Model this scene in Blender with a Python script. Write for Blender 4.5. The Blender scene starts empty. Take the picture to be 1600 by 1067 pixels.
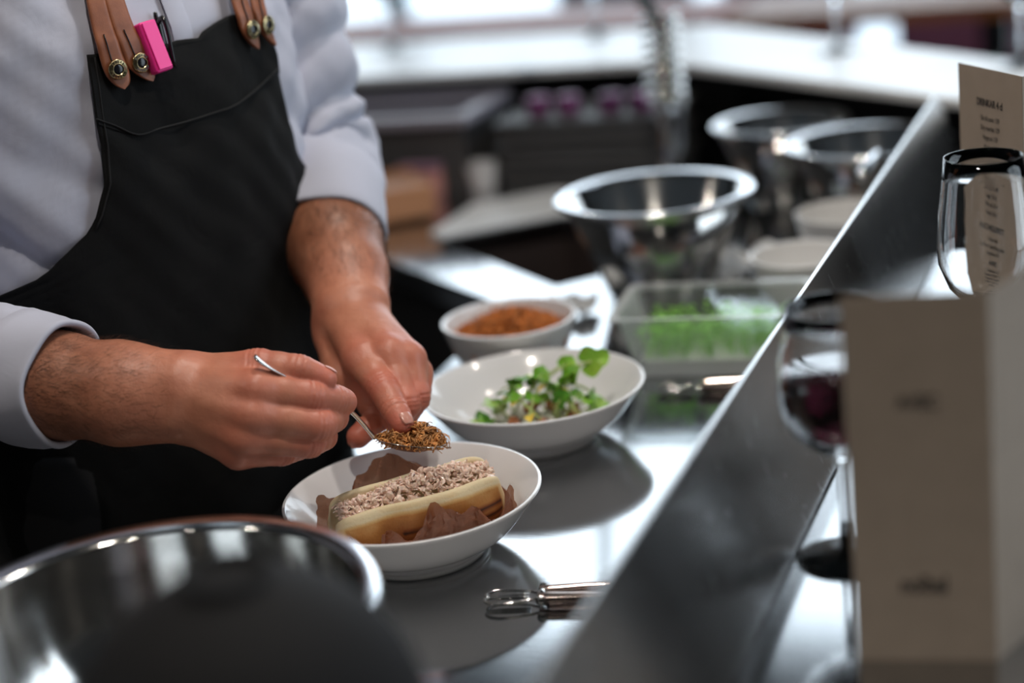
import bpy, bmesh, math, random
import numpy as np
from mathutils import Vector, Matrix, Euler

random.seed(7)
RNG = np.random.default_rng(7)
scene = bpy.context.scene
COL = scene.collection

# ------------------------------------------------------------------ camera
cam_data = bpy.data.cameras.new('camera')
cam = bpy.data.objects.new('camera', cam_data)
COL.objects.link(cam)
scene.camera = cam
PITCH, ROLL, AZ = math.radians(17.5), math.radians(6.5), math.radians(22.6)
_f0 = Vector((-math.sin(AZ), math.cos(AZ), 0)); _r0 = Vector((math.cos(AZ), math.sin(AZ), 0)); _z = Vector((0, 0, 1))
_f = _f0 * math.cos(PITCH) - _z * math.sin(PITCH); _u = _f0 * math.sin(PITCH) + _z * math.cos(PITCH)
_R = _r0 * math.cos(ROLL) - _u * math.sin(ROLL); _U = _r0 * math.sin(ROLL) + _u * math.cos(ROLL)
_m = Matrix.Identity(4)
for i in range(3):
    _m[i][0], _m[i][1], _m[i][2] = _R[i], _U[i], -_f[i]
_m.translation = (0, 0, 1.48)
cam.matrix_world = _m
cam_data.sensor_width = 36.0
cam_data.lens = 2650 / 1600 * 36
cam_data.clip_start = 0.02
cam_data.dof.use_dof = True
cam_data.dof.focus_distance = 1.37
cam_data.dof.aperture_fstop = 1.8
cam_data.dof.aperture_blades = 9

# ------------------------------------------------------------------ world and colour
scene.view_settings.view_transform = 'Standard'
scene.view_settings.look = 'None'
scene.view_settings.exposure = -0.15
scene.view_settings.gamma = 1.0
scene.view_settings.use_curve_mapping = False
world = bpy.data.worlds.new('overcast_sky'); scene.world = world
world.use_nodes = True
bg = world.node_tree.nodes['Background']
bg.inputs[0].default_value = (0.80, 0.90, 1.0, 1)
bg.inputs[1].default_value = 4.0
try:
    scene.cycles.max_bounces = 10; scene.cycles.transparent_max_bounces = 16
    scene.cycles.sample_clamp_indirect = 4.0
    scene.cycles.caustics_reflective = True; scene.cycles.blur_glossy = 0.6; scene.cycles.caustics_refractive = False
except Exception:
    pass

# sky light enters through the glazing: portals only steer the sampling
def portal(name, loc, rot, sx, sy):
    l = bpy.data.lights.new(name, 'AREA'); l.shape = 'RECTANGLE'; l.size = sx; l.size_y = sy
    l.cycles.is_portal = True
    o = bpy.data.objects.new(name, l); o.location = loc; o.rotation_euler = rot; COL.objects.link(o)
ROOM = dict(x0=-6.5, x1=3.6, y0=-3.2, y1=7.0, h=4.9)
portal('daylight_portal', (-2.375, ROOM['y1'] + 0.12, 2.3), (math.radians(-90), 0, 0), 7.45, 4.3)
portal('daylight_portal', (ROOM['x1'] + 0.12, 2.7, 2.3), (0, math.radians(90), 0), 4.2, 3.4)

# ------------------------------------------------------------------ materials
MATS = {}
def new_mat(name):
    m = bpy.data.materials.new(name); m.use_nodes = True
    nt = m.node_tree; b = nt.nodes['Principled BSDF']
    MATS[name] = m
    return m, nt, b
def setp(b, **kw):
    names = dict(color='Base Color', rough='Roughness', metal='Metallic', trans='Transmission Weight', ior='IOR', coat='Coat Weight',
                 coat_rough='Coat Roughness', sss='Subsurface Weight', sss_scale='Subsurface Scale', sss_radius='Subsurface Radius', alpha='Alpha', sheen='Sheen Weight', spec='Specular IOR Level',
                 aniso='Anisotropic', emit='Emission Color', emit_s='Emission Strength')
    for k, v in kw.items():
        i = b.inputs[names[k]]
        if k in ('color', 'emit') and len(v) == 3: v = (*v, 1)
        i.default_value = v
def N(nt, kind, **kw):
    n = nt.nodes.new(kind)
    for k, v in kw.items():
        if k in n.inputs: n.inputs[k].default_value = v
        else: setattr(n, k, v)
    return n
def ramp(nt, stops):
    r = nt.nodes.new('ShaderNodeValToRGB')
    e = r.color_ramp.elements
    e.remove(e[1]); e[0].position = stops[0][0]; e[0].color = (*stops[0][1], 1)
    for p, c in stops[1:]: e.new(p).color = (*c, 1)
    return r
def simple(name, color, rough=0.5, metal=0.0, vary=0.0, scale=20.0, bump=0.0, bscale=60.0, coord='Object', **kw):
    m, nt, b = new_mat(name)
    setp(b, color=color, rough=rough, metal=metal, **kw)
    L = nt.links
    if vary or bump:
        tc = N(nt, 'ShaderNodeTexCoord')
    if vary:
        n = N(nt, 'ShaderNodeTexNoise', Scale=scale, Detail=4.0); L.new(tc.outputs[coord], n.inputs['Vector'])
        lo = tuple(max(0, c * (1 - vary)) for c in color); hi = tuple(min(1, c * (1 + vary)) for c in color)
        r = ramp(nt, [(0.3, lo), (0.7, hi)]); L.new(n.outputs['Fac'], r.inputs[0]); L.new(r.outputs[0], b.inputs['Base Color'])
    if bump:
        n = N(nt, 'ShaderNodeTexNoise', Scale=bscale, Detail=3.0); L.new(tc.outputs[coord], n.inputs['Vector'])
        bp = N(nt, 'ShaderNodeBump', Strength=bump, Distance=0.002); L.new(n.outputs['Fac'], bp.inputs['Height']); L.new(bp.outputs[0], b.inputs['Normal'])
    return m
def steel(name, color=(0.60, 0.61, 0.62), rough=0.12, rvar=0.06, stretch=(1, 1, 1), scale=40.0, scratch=0.0, turned=0.0):
    m, nt, b = new_mat(name); L = nt.links
    if turned:   # spun sheet metal: fine rings around the axis stretch every highlight
        tg = N(nt, 'ShaderNodeTangent', direction_type='RADIAL', axis='Z'); L.new(tg.outputs[0], b.inputs['Tangent']); b.inputs['Anisotropic'].default_value = turned; b.inputs['Anisotropic Rotation'].default_value = 0.25
    setp(b, color=color, metal=1.0, rough=rough)
    tc = N(nt, 'ShaderNodeTexCoord'); mp = N(nt, 'ShaderNodeMapping'); mp.inputs['Scale'].default_value = stretch
    L.new(tc.outputs['Object'], mp.inputs[0])
    n = N(nt, 'ShaderNodeTexNoise', Scale=scale, Detail=5.0); L.new(mp.outputs[0], n.inputs['Vector'])
    mr = N(nt, 'ShaderNodeMapRange'); mr.inputs[3].default_value = max(0.02, rough - rvar); mr.inputs[4].default_value = rough + rvar
    L.new(n.outputs['Fac'], mr.inputs[0]); L.new(mr.outputs[0], b.inputs['Roughness'])
    if scratch:
        bp = N(nt, 'ShaderNodeBump', Strength=scratch, Distance=0.0006); L.new(n.outputs['Fac'], bp.inputs['Height']); L.new(bp.outputs[0], b.inputs['Normal'])
    return m

M = {}
M['floor'] = simple('grey_floor', (0.14, 0.14, 0.145), 0.4, vary=0.1, scale=3)
M['wall'] = simple('grey_plaster', (0.20, 0.20, 0.205), 0.8, vary=0.04, scale=4)
M['wall_dark'] = simple('dark_brown_wall_paint', (0.10, 0.085, 0.075), 0.8, vary=0.15, scale=2)
M['ceiling'] = simple('dark_ceiling', (0.13, 0.14, 0.15), 0.8, vary=0.05, scale=3)
M['frame'] = simple('teal_window_frame', (0.05, 0.13, 0.16), 0.5)
M['ground'] = simple('pale_paving_outside', (0.62, 0.66, 0.70), 0.8, vary=0.08, scale=0.6)
M['counter'] = steel('counter_steel', (0.50, 0.51, 0.52), 0.10, 0.035, (1, 14, 1), 30, 0.04)
M['panel'] = steel('satin_panel_steel', (0.50, 0.50, 0.50), 0.25, 0.06, (1, 10, 1), 40, 0.06)
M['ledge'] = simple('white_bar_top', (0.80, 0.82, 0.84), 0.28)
M['polished'] = steel('polished_steel', (0.62, 0.61, 0.59), 0.13, 0.03, turned=0.85)
M['rimsteel'] = steel('bright_rim_steel', (0.80, 0.81, 0.83), 0.16, 0.04)
M['spoon'] = steel('spoon_steel', (0.70, 0.69, 0.67), 0.09, 0.03)
M['china'] = simple('white_china', (0.76, 0.76, 0.78), 0.16, coat=0.5, coat_rough=0.06)
M['china_cream'] = simple('cream_china', (0.74, 0.74, 0.74), 0.25, coat=0.3)
M['dark_metal'] = simple('dark_cabinet_metal', (0.007, 0.007, 0.008), 0.6, vary=0.2, scale=8)
M['black_plastic'] = simple('black_plastic', (0.008, 0.008, 0.009), 0.8, spec=0.2)
M['brown_dark'] = simple('dark_brown_sink_lining', (0.035, 0.024, 0.022), 0.5, vary=0.2, scale=6)
M['grey_tray'] = simple('grey_tray_plastic', (0.07, 0.07, 0.073), 0.5)
M['lavender'] = simple('lavender_grey_lid', (0.36, 0.35, 0.42), 0.4)
M['purple'] = simple('purple_lid_plastic', (0.20, 0.05, 0.17), 0.25)
M['wood_block'] = simple('chopping_block_wood', (0.42, 0.20, 0.10), 0.45, vary=0.2, scale=10)
M['red_wood'] = simple('red_brown_wood', (0.50, 0.085, 0.045), 0.45, vary=0.2, scale=6)
M['oak'] = simple('orange_brown_wood', (0.52, 0.17, 0.05), 0.45, vary=0.2, scale=6)
M['pink_cloth'] = simple('mauve_upholstery', (0.36, 0.13, 0.20), 0.8, vary=0.15, scale=8)
M['navy'] = simple('navy_upholstery', (0.03, 0.05, 0.10), 0.7)
M['rubber'] = simple('dark_rubber', (0.035, 0.04, 0.04), 0.5)
M['paper'] = simple('kraft_menu_paper', (0.36, 0.29, 0.23), 0.75, vary=0.04, scale=50)
M['ink'] = simple('black_ink', (0.018, 0.015, 0.015), 0.6)
M['tissue'] = simple('white_tissue', (0.82, 0.83, 0.84), 0.9, bump=0.3, bscale=120)
M['pink'] = simple('pink_marker_plastic', (0.90, 0.035, 0.30), 0.35)
M['pen'] = simple('black_pen_plastic', (0.008, 0.008, 0.009), 0.18)
M['brass'] = simple('aged_brass', (0.42, 0.34, 0.19), 0.25, metal=1.0, vary=0.25, scale=300)
M['button_black'] = simple('black_button_inlay', (0.006, 0.006, 0.008), 0.15)
M['wine'] = simple('dark_red_wine', (0.05, 0.008, 0.015), 0.05, trans=0.6, ior=1.33)
M['onion'] = simple('crispy_golden_shreds', (0.56, 0.25, 0.075), 0.5, vary=0.65, scale=160)
M['onion_orange'] = simple('crispy_orange_shreds', (0.60, 0.19, 0.035), 0.6, vary=0.5, scale=120)
M['shrimp'] = simple('pink_shellfish_salad', (0.90, 0.66, 0.55), 0.3, vary=0.14, scale=220, coat=0.3, sss=0.15, sss_scale=0.004)
M['trousers'] = simple('black_trousers_cloth', (0.012, 0.012, 0.014), 0.85)
M['shoe'] = simple('black_shoe_leather', (0.012, 0.012, 0.012), 0.4)
M['hair'] = simple('dark_brown_hair', (0.035, 0.02, 0.012), 0.55)
M['nail'] = simple('fingernail', (0.58, 0.26, 0.20), 0.28, coat=0.2, coat_rough=0.15)
M['sauce'] = simple('white_dressing', (0.80, 0.78, 0.70), 0.25, coat=0.3)
M['crouton'] = simple('brown_crouton', (0.36, 0.13, 0.05), 0.7, vary=0.4, scale=150)
M['yellow'] = simple('yellow_petal', (0.75, 0.55, 0.06), 0.5)
M['stem'] = simple('pale_green_stem', (0.42, 0.52, 0.17), 0.4, sss=0.1, sss_scale=0.002)
M['lamp_body'] = simple('black_lamp_can', (0.02, 0.02, 0.02), 0.4)

def glass_mat(name, color=(1, 1, 1), rough=0.0, ior=1.45):
    m, nt, b = new_mat(name); setp(b, color=color, rough=rough, trans=1.0, ior=ior); return m
M['glass'] = glass_mat('clear_glass')
def thin_clear(name, tint, gloss, rough):
    m = bpy.data.materials.new(name); m.use_nodes = True; nt = m.node_tree; nt.nodes.clear(); L = nt.links
    o = N(nt, 'ShaderNodeOutputMaterial'); t = N(nt, 'ShaderNodeBsdfTransparent'); t.inputs[0].default_value = (*tint, 1)
    g = N(nt, 'ShaderNodeBsdfGlossy'); g.inputs['Roughness'].default_value = rough
    fr = N(nt, 'ShaderNodeFresnel'); fr.inputs[0].default_value = 1.45
    mx = N(nt, 'ShaderNodeMixShader'); ad = N(nt, 'ShaderNodeMath', operation='MULTIPLY_ADD'); ad.inputs[1].default_value = 1.0; ad.inputs[2].default_value = gloss
    L.new(fr.outputs[0], ad.inputs[0]); L.new(ad.outputs[0], mx.inputs[0]); L.new(t.outputs[0], mx.inputs[1]); L.new(g.outputs[0], mx.inputs[2]); L.new(mx.outputs[0], o.inputs[0])
    MATS[name] = m; return m
M['pane'] = thin_clear('window_pane_glass', (0.97, 0.98, 0.98), 0.0, 0.0)
def cloudy_plastic():
    m = bpy.data.materials.new('cloudy_clear_plastic'); m.use_nodes = True; nt = m.node_tree; nt.nodes.clear(); L = nt.links
    o = N(nt, 'ShaderNodeOutputMaterial'); t = N(nt, 'ShaderNodeBsdfTransparent'); t.inputs[0].default_value = (0.93, 0.95, 0.95, 1)
    p = N(nt, 'ShaderNodeBsdfPrincipled'); setp(p, color=(0.8, 0.83, 0.84), rough=0.15, coat=0.5)
    mx = N(nt, 'ShaderNodeMixShader'); lw = N(nt, 'ShaderNodeLayerWeight', Blend=0.35)
    mr = N(nt, 'ShaderNodeMapRange'); mr.inputs[3].default_value = 0.07; mr.inputs[4].default_value = 0.75
    L.new(lw.outputs['Facing'], mr.inputs[0]); L.new(mr.outputs[0], mx.inputs[0]); L.new(t.outputs[0], mx.inputs[1]); L.new(p.outputs[0], mx.inputs[2]); L.new(mx.outputs[0], o.inputs[0])
    return m
M['plastic'] = cloudy_plastic()

def cloth(name, color, weave=900, bump=0.15, sheen=0.1, vary=0.06, rough=0.85, fold=0.0):
    m, nt, b = new_mat(name); L = nt.links
    setp(b, color=color, rough=rough, sheen=sheen, spec=0.25)
    tc = N(nt, 'ShaderNodeTexCoord')
    n = N(nt, 'ShaderNodeTexNoise', Scale=weave, Detail=2.0); L.new(tc.outputs['Object'], n.inputs['Vector'])
    n2 = N(nt, 'ShaderNodeTexNoise', Scale=9.0, Detail=3.0); L.new(tc.outputs['Object'], n2.inputs['Vector'])
    lo = tuple(c * (1 - vary) for c in color); hi = tuple(min(1, c * (1 + vary)) for c in color)
    r = ramp(nt, [(0.3, lo), (0.7, hi)]); L.new(n2.outputs['Fac'], r.inputs[0]); L.new(r.outputs[0], b.inputs['Base Color'])
    bp = N(nt, 'ShaderNodeBump', Strength=bump, Distance=0.0008); L.new(n.outputs['Fac'], bp.inputs['Height'])
    if fold:
        n3 = N(nt, 'ShaderNodeTexNoise', Scale=22.0, Detail=3.0, Distortion=1.2); L.new(tc.outputs['Object'], n3.inputs['Vector'])
        bp2 = N(nt, 'ShaderNodeBump', Strength=fold, Distance=0.006); L.new(n3.outputs['Fac'], bp2.inputs['Height']); L.new(bp2.outputs[0], bp.inputs['Normal'])
    L.new(bp.outputs[0], b.inputs['Normal'])
    return m
M['shirt'] = cloth('pale_blue_grey_shirt', (0.46, 0.47, 0.56), 1400, 0.08, fold=0.10)
M['apron'] = cloth('black_apron_canvas', (0.0036, 0.0038, 0.0042), 1100, 0.25, sheen=0.0, vary=0.25, rough=0.85, fold=0.25)
M['thread'] = simple('apron_seam_thread', (0.009, 0.009, 0.010), 0.9)

def leather():
    m, nt, b = new_mat('tan_leather'); L = nt.links
    setp(b, rough=0.42)
    tc = N(nt, 'ShaderNodeTexCoord'); n = N(nt, 'ShaderNodeTexNoise', Scale=70, Detail=5.0); L.new(tc.outputs['Object'], n.inputs['Vector'])
    r = ramp(nt, [(0.25, (0.17, 0.050, 0.020)), (0.75, (0.31, 0.105, 0.045))]); L.new(n.outputs['Fac'], r.inputs[0]); L.new(r.outputs[0], b.inputs['Base Color'])
    n2 = N(nt, 'ShaderNodeTexNoise', Scale=900, Detail=2.0); L.new(tc.outputs['Object'], n2.inputs['Vector'])
    bp = N(nt, 'ShaderNodeBump', Strength=0.15, Distance=0.0006); L.new(n2.outputs['Fac'], bp.inputs['Height']); L.new(bp.outputs[0], b.inputs['Normal'])
    return m
M['leather'] = leather()

def skin():
    m, nt, b = new_mat('skin'); L = nt.links
    setp(b, rough=0.42, sss=0.08, sss_scale=0.003, sss_radius=(1.0, 0.35, 0.2), spec=0.5)
    tc = N(nt, 'ShaderNodeTexCoord')
    n = N(nt, 'ShaderNodeTexNoise', Scale=45, Detail=6.0); L.new(tc.outputs['Object'], n.inputs['Vector'])
    r = ramp(nt, [(0.25, (0.42, 0.150, 0.090)), (0.55, (0.52, 0.205, 0.125)), (0.8, (0.60, 0.26, 0.165))]); L.new(n.outputs['Fac'], r.inputs[0])
    at = N(nt, 'ShaderNodeAttribute', attribute_name='redness')
    mx = N(nt, 'ShaderNodeMixRGB', blend_type='MIX'); mx.inputs[2].default_value = (0.62, 0.145, 0.105, 1)
    L.new(at.outputs['Fac'], mx.inputs[0]); L.new(r.outputs[0], mx.inputs[1])
    ha = N(nt, 'ShaderNodeAttribute', attribute_name='tan')
    mx2 = N(nt, 'ShaderNodeMixRGB', blend_type='MIX'); mx2.inputs[2].default_value = (0.25, 0.10, 0.05, 1)
    L.new(ha.outputs['Fac'], mx2.inputs[0]); L.new(mx.outputs[0], mx2.inputs[1]); L.new(mx2.outputs[0], b.inputs['Base Color'])
    v = N(nt, 'ShaderNodeTexVoronoi', Scale=650.0); L.new(tc.outputs['Object'], v.inputs['Vector'])
    n2 = N(nt, 'ShaderNodeTexNoise', Scale=160, Detail=5.0); L.new(tc.outputs['Object'], n2.inputs['Vector'])
    b1 = N(nt, 'ShaderNodeBump', Strength=0.16, Distance=0.0006); L.new(v.outputs['Distance'], b1.inputs['Height'])
    b2 = N(nt, 'ShaderNodeBump', Strength=0.35, Distance=0.0013); L.new(n2.outputs['Fac'], b2.inputs['Height']); L.new(b1.outputs[0], b2.inputs['Normal']); L.new(b2.outputs[0], b.inputs['Normal'])
    return m
M['skin'] = skin()

def bun_mat():
    m, nt, b = new_mat('toasted_bun'); L = nt.links
    setp(b, rough=0.62, sss=0.06, sss_scale=0.004)
    tc = N(nt, 'ShaderNodeTexCoord'); at = N(nt, 'ShaderNodeAttribute', attribute_name='toast')
    n = N(nt, 'ShaderNodeTexNoise', Scale=60, Detail=6.0); L.new(tc.outputs['Object'], n.inputs['Vector'])
    ad = N(nt, 'ShaderNodeMath', operation='MULTIPLY_ADD'); ad.inputs[1].default_value = 0.35; L.new(n.outputs['Fac'], ad.inputs[0])
    sb = N(nt, 'ShaderNodeMath', operation='SUBTRACT'); sb.inputs[1].default_value = 0.175; L.new(at.outputs['Fac'], sb.inputs[0]); L.new(sb.outputs[0], ad.inputs[2])
    r = ramp(nt, [(0.06, (0.74, 0.62, 0.40)), (0.30, (0.68, 0.44, 0.18)), (0.55, (0.50, 0.22, 0.055)), (0.80, (0.25, 0.075, 0.018)), (1.0, (0.05, 0.015, 0.008))])
    L.new(ad.outputs[0], r.inputs[0]); L.new(r.outputs[0], b.inputs['Base Color'])
    n2 = N(nt, 'ShaderNodeTexNoise', Scale=380, Detail=3.0); L.new(tc.outputs['Object'], n2.inputs['Vector'])
    bp = N(nt, 'ShaderNodeBump', Strength=0.35, Distance=0.0012); L.new(n2.outputs['Fac'], bp.inputs['Height']); L.new(bp.outputs[0], b.inputs['Normal'])
    return m
M['bun'] = bun_mat()

def greaseproof():
    m = bpy.data.materials.new('brown_greaseproof_paper'); m.use_nodes = True; nt = m.node_tree; nt.nodes.clear(); L = nt.links
    o = N(nt, 'ShaderNodeOutputMaterial'); t = N(nt, 'ShaderNodeBsdfTransparent'); t.inputs[0].default_value = (0.72, 0.50, 0.38, 1)
    p = N(nt, 'ShaderNodeBsdfPrincipled'); setp(p, color=(0.26, 0.110, 0.065), rough=0.2, coat=0.25, coat_rough=0.2)
    tl = N(nt, 'ShaderNodeBsdfTranslucent'); tl.inputs[0].default_value = (0.40, 0.17, 0.09, 1)
    m1 = N(nt, 'ShaderNodeMixShader'); m1.inputs[0].default_value = 0.3; m2 = N(nt, 'ShaderNodeMixShader'); m2.inputs[0].default_value = 0.22
    L.new(p.outputs[0], m1.inputs[1]); L.new(tl.outputs[0], m1.inputs[2]); L.new(m1.outputs[0], m2.inputs[1]); L.new(t.outputs[0], m2.inputs[2]); L.new(m2.outputs[0], o.inputs[0])
    return m
M['greaseproof'] = greaseproof()

def leaf_mat(name, dark, light, mul=0.5):
    m, nt, b = new_mat(name); L = nt.links
    setp(b, rough=0.38, sss=0.1, sss_scale=0.002)
    oi = N(nt, 'ShaderNodeObjectInfo'); r = ramp(nt, [(0.0, dark), (1.0, light)]); L.new(oi.outputs['Random'], r.inputs[0])
    tc = N(nt, 'ShaderNodeTexCoord'); n = N(nt, 'ShaderNodeTexNoise', Scale=120, Detail=3.0); L.new(tc.outputs['Object'], n.inputs['Vector'])
    mx = N(nt, 'ShaderNodeMixRGB', blend_type='MULTIPLY'); mx.inputs[0].default_value = mul; L.new(r.outputs[0], mx.inputs[1]); L.new(n.outputs['Color'], mx.inputs[2])
    L.new(mx.outputs[0], b.inputs['Base Color'])
    return m
M['leaf'] = leaf_mat('cress_leaf', (0.07, 0.30, 0.015), (0.40, 0.78, 0.08))
M['micro'] = leaf_mat('cress_sprouts', (0.30, 0.75, 0.08), (0.34, 0.80, 0.10), 0.1)

# ------------------------------------------------------------------ mesh helpers
def mesh(name, V, Fc, mat, parent=None, smooth=True, attrs=None):
    me = bpy.data.meshes.new(name)
    V = np.asarray(V, dtype=float)
    me.from_pydata([tuple(v) for v in V], [], [tuple(int(i) for i in f) for f in Fc])
    if attrs:
        for k, a in attrs.items():
            at = me.attributes.new(k, 'FLOAT', 'POINT'); at.data.foreach_set('value', np.asarray(a, dtype=np.float32))
    me.materials.append(M[mat] if isinstance(mat, str) else mat)
    if smooth:
        me.polygons.foreach_set('use_smooth', [True] * len(me.polygons))
    me.update()
    o = bpy.data.objects.new(name, me); COL.objects.link(o)
    if parent is not None: o.parent = parent
    return o
def quads(name, V, Q, mat, parent=None, attrs=None):
    """fast path for large all-quad meshes"""
    me = bpy.data.meshes.new(name); V = np.asarray(V, np.float32); Q = np.asarray(Q, np.int32)
    me.vertices.add(len(V)); me.vertices.foreach_set('co', V.ravel())
    me.loops.add(Q.size); me.loops.foreach_set('vertex_index', Q.ravel())
    me.polygons.add(len(Q)); me.polygons.foreach_set('loop_start', np.arange(0, Q.size, 4, dtype=np.int32))
    me.polygons.foreach_set('use_smooth', np.ones(len(Q), dtype=bool))
    me.update(calc_edges=True); me.validate()
    if attrs:
        for k, a in attrs.items():
            at = me.attributes.new(k, 'FLOAT', 'POINT'); at.data.foreach_set('value', np.asarray(a, dtype=np.float32))
    me.materials.append(M[mat]); o = bpy.data.objects.new(name, me); COL.objects.link(o)
    if parent is not None: o.parent = parent
    return o
def tag(o, label=None, cat=None, group=None, kind=None):
    if label: o['label'] = label
    if cat: o['category'] = cat
    if group: o['group'] = group
    if kind: o['kind'] = kind
    return o
def thing(name, label, cat, loc=(0, 0, 0), rotz=0.0, group=None):
    o = bpy.data.objects.new(name, None); COL.objects.link(o); o.empty_display_size = 0.02
    o.location = loc; o.rotation_euler = (0, 0, rotz)
    return tag(o, label, cat, group)
def structure(o):
    o['kind'] = 'structure'; return o
class MB:
    def __init__(s): s.V = []; s.F = []
    def add(s, V, Fc):
        k = len(s.V); s.V.extend([tuple(v) for v in V]); s.F.extend([tuple(i + k for i in f) for f in Fc]); return s
    def box(s, lo, hi):
        x0, y0, z0 = lo; x1, y1, z1 = hi
        return s.add([(x0, y0, z0), (x1, y0, z0), (x1, y1, z0), (x0, y1, z0), (x0, y0, z1), (x1, y0, z1), (x1, y1, z1), (x0, y1, z1)],
                     [(0, 3, 2, 1), (4, 5, 6, 7), (0, 1, 5, 4), (1, 2, 6, 5), (2, 3, 7, 6), (3, 0, 4, 7)])
    def prism(s, poly, z0, z1):
        n = len(poly)
        V = [(x, y, z0) for x, y in poly] + [(x, y, z1) for x, y in poly]
        Fc = [tuple(range(n - 1, -1, -1)), tuple(range(n, 2 * n))] + [(i, (i + 1) % n, n + (i + 1) % n, n + i) for i in range(n)]
        return s.add(V, Fc)
    def obj(s, name, mat, parent=None, smooth=False, bevel=0.0, seg=2):
        o = mesh(name, s.V, s.F, mat, parent, smooth)
        if bevel:
            b = o.modifiers.new('edges', 'BEVEL'); b.width = bevel; b.segments = seg; b.limit_method = 'ANGLE'; b.angle_limit = math.radians(40)
            o.data.polygons.foreach_set('use_smooth', [True] * len(o.data.polygons))
            w = o.modifiers.new('normals', 'WEIGHTED_NORMAL'); w.keep_sharp = True
        return o
def box(name, lo, hi, mat, parent=None, bevel=0.0):
    return MB().box(lo, hi).obj(name, mat, parent, bevel=bevel)
def lathe_data(prof, n=64, center=(0, 0, 0)):
    V = []; Fc = []; rows = []
    for r, z in prof:
        if r < 1e-6:
            rows.append([len(V)]); V.append((center[0], center[1], center[2] + z))
        else:
            rows.append(list(range(len(V), len(V) + n)))
            for i in range(n):
                a = 2 * math.pi * i / n; V.append((center[0] + r * math.cos(a), center[1] + r * math.sin(a), center[2] + z))
    for A, B in zip(rows, rows[1:]):
        for i in range(n):
            j = (i + 1) % n
            if len(A) == 1 and len(B) == 1: continue
            if len(A) == 1: Fc.append((A[0], B[j], B[i]))
            elif len(B) == 1: Fc.append((A[i], A[j], B[0]))
            else: Fc.append((A[i], A[j], B[j], B[i]))
    return V, Fc
def smooth_profile(p, k=4, clamp=True):
    """Catmull-Rom through a (r, z) profile"""
    P = [np.array(q, float) for q in p]; out = []
    for i in range(len(P) - 1):
        a = P[max(i - 1, 0)]; b = P[i]; c = P[i + 1]; d = P[min(i + 2, len(P) - 1)]
        for j in range(k):
            t = j / k
            q = 0.5 * ((2 * b) + (c - a) * t + (2 * a - 5 * b + 4 * c - d) * t * t + (3 * b - a - 3 * c + d) * t ** 3)
            if clamp and len(q) == 2: q[0] = max(q[0], 0)
            out.append(tuple(q))
    out.append(tuple(P[-1])); return out
def lathe(name, prof, mat, parent=None, n=72, center=(0, 0, 0)):
    V, Fc = lathe_data(prof, n, center); return mesh(name, V, Fc, mat, parent)
def frames(P):
    """parallel-transport frames along a path"""
    P = [Vector(p[:3]) for p in P]; T = []
    for i in range(len(P)):
        T.append((P[min(i + 1, len(P) - 1)] - P[max(i - 1, 0)]).normalized())
    a = T[0].orthogonal().normalized(); out = []
    for t in T:
        a = (a - t * a.dot(t)).normalized(); out.append((t, a, t.cross(a)))
    return P, out
def tube_data(path, n=10, cap=True, disp=None):
    """path of (x, y, z, r)"""
    P, Fr = frames(path); V = []; Fc = []
    for i, (p, (t, a, b)) in enumerate(zip(P, Fr)):
        for j in range(n):
            th = 2 * math.pi * j / n; r = path[i][3]
            if disp: r += disp(i / (len(P) - 1), th)
            V.append(p + a * (r * math.cos(th)) + b * (r * math.sin(th)))
    for i in range(len(P) - 1):
        for j in range(n):
            k = (j + 1) % n; Fc.append((i * n + j, i * n + k, (i + 1) * n + k, (i + 1) * n + j))
    if cap:
        Fc.append(tuple(range(n - 1, -1, -1))); Fc.append(tuple((len(P) - 1) * n + j for j in range(n)))
    return V, Fc
def tube(name, path, mat, parent=None, n=10, cap=True, disp=None):
    V, Fc = tube_data(path, n, cap, disp); return mesh(name, V, Fc, mat, parent)
def copy_tree(o, parent=None):
    c = o.copy(); COL.objects.link(c); c.parent = parent
    for ch in list(o.children): copy_tree(ch, c)
    return c

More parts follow.
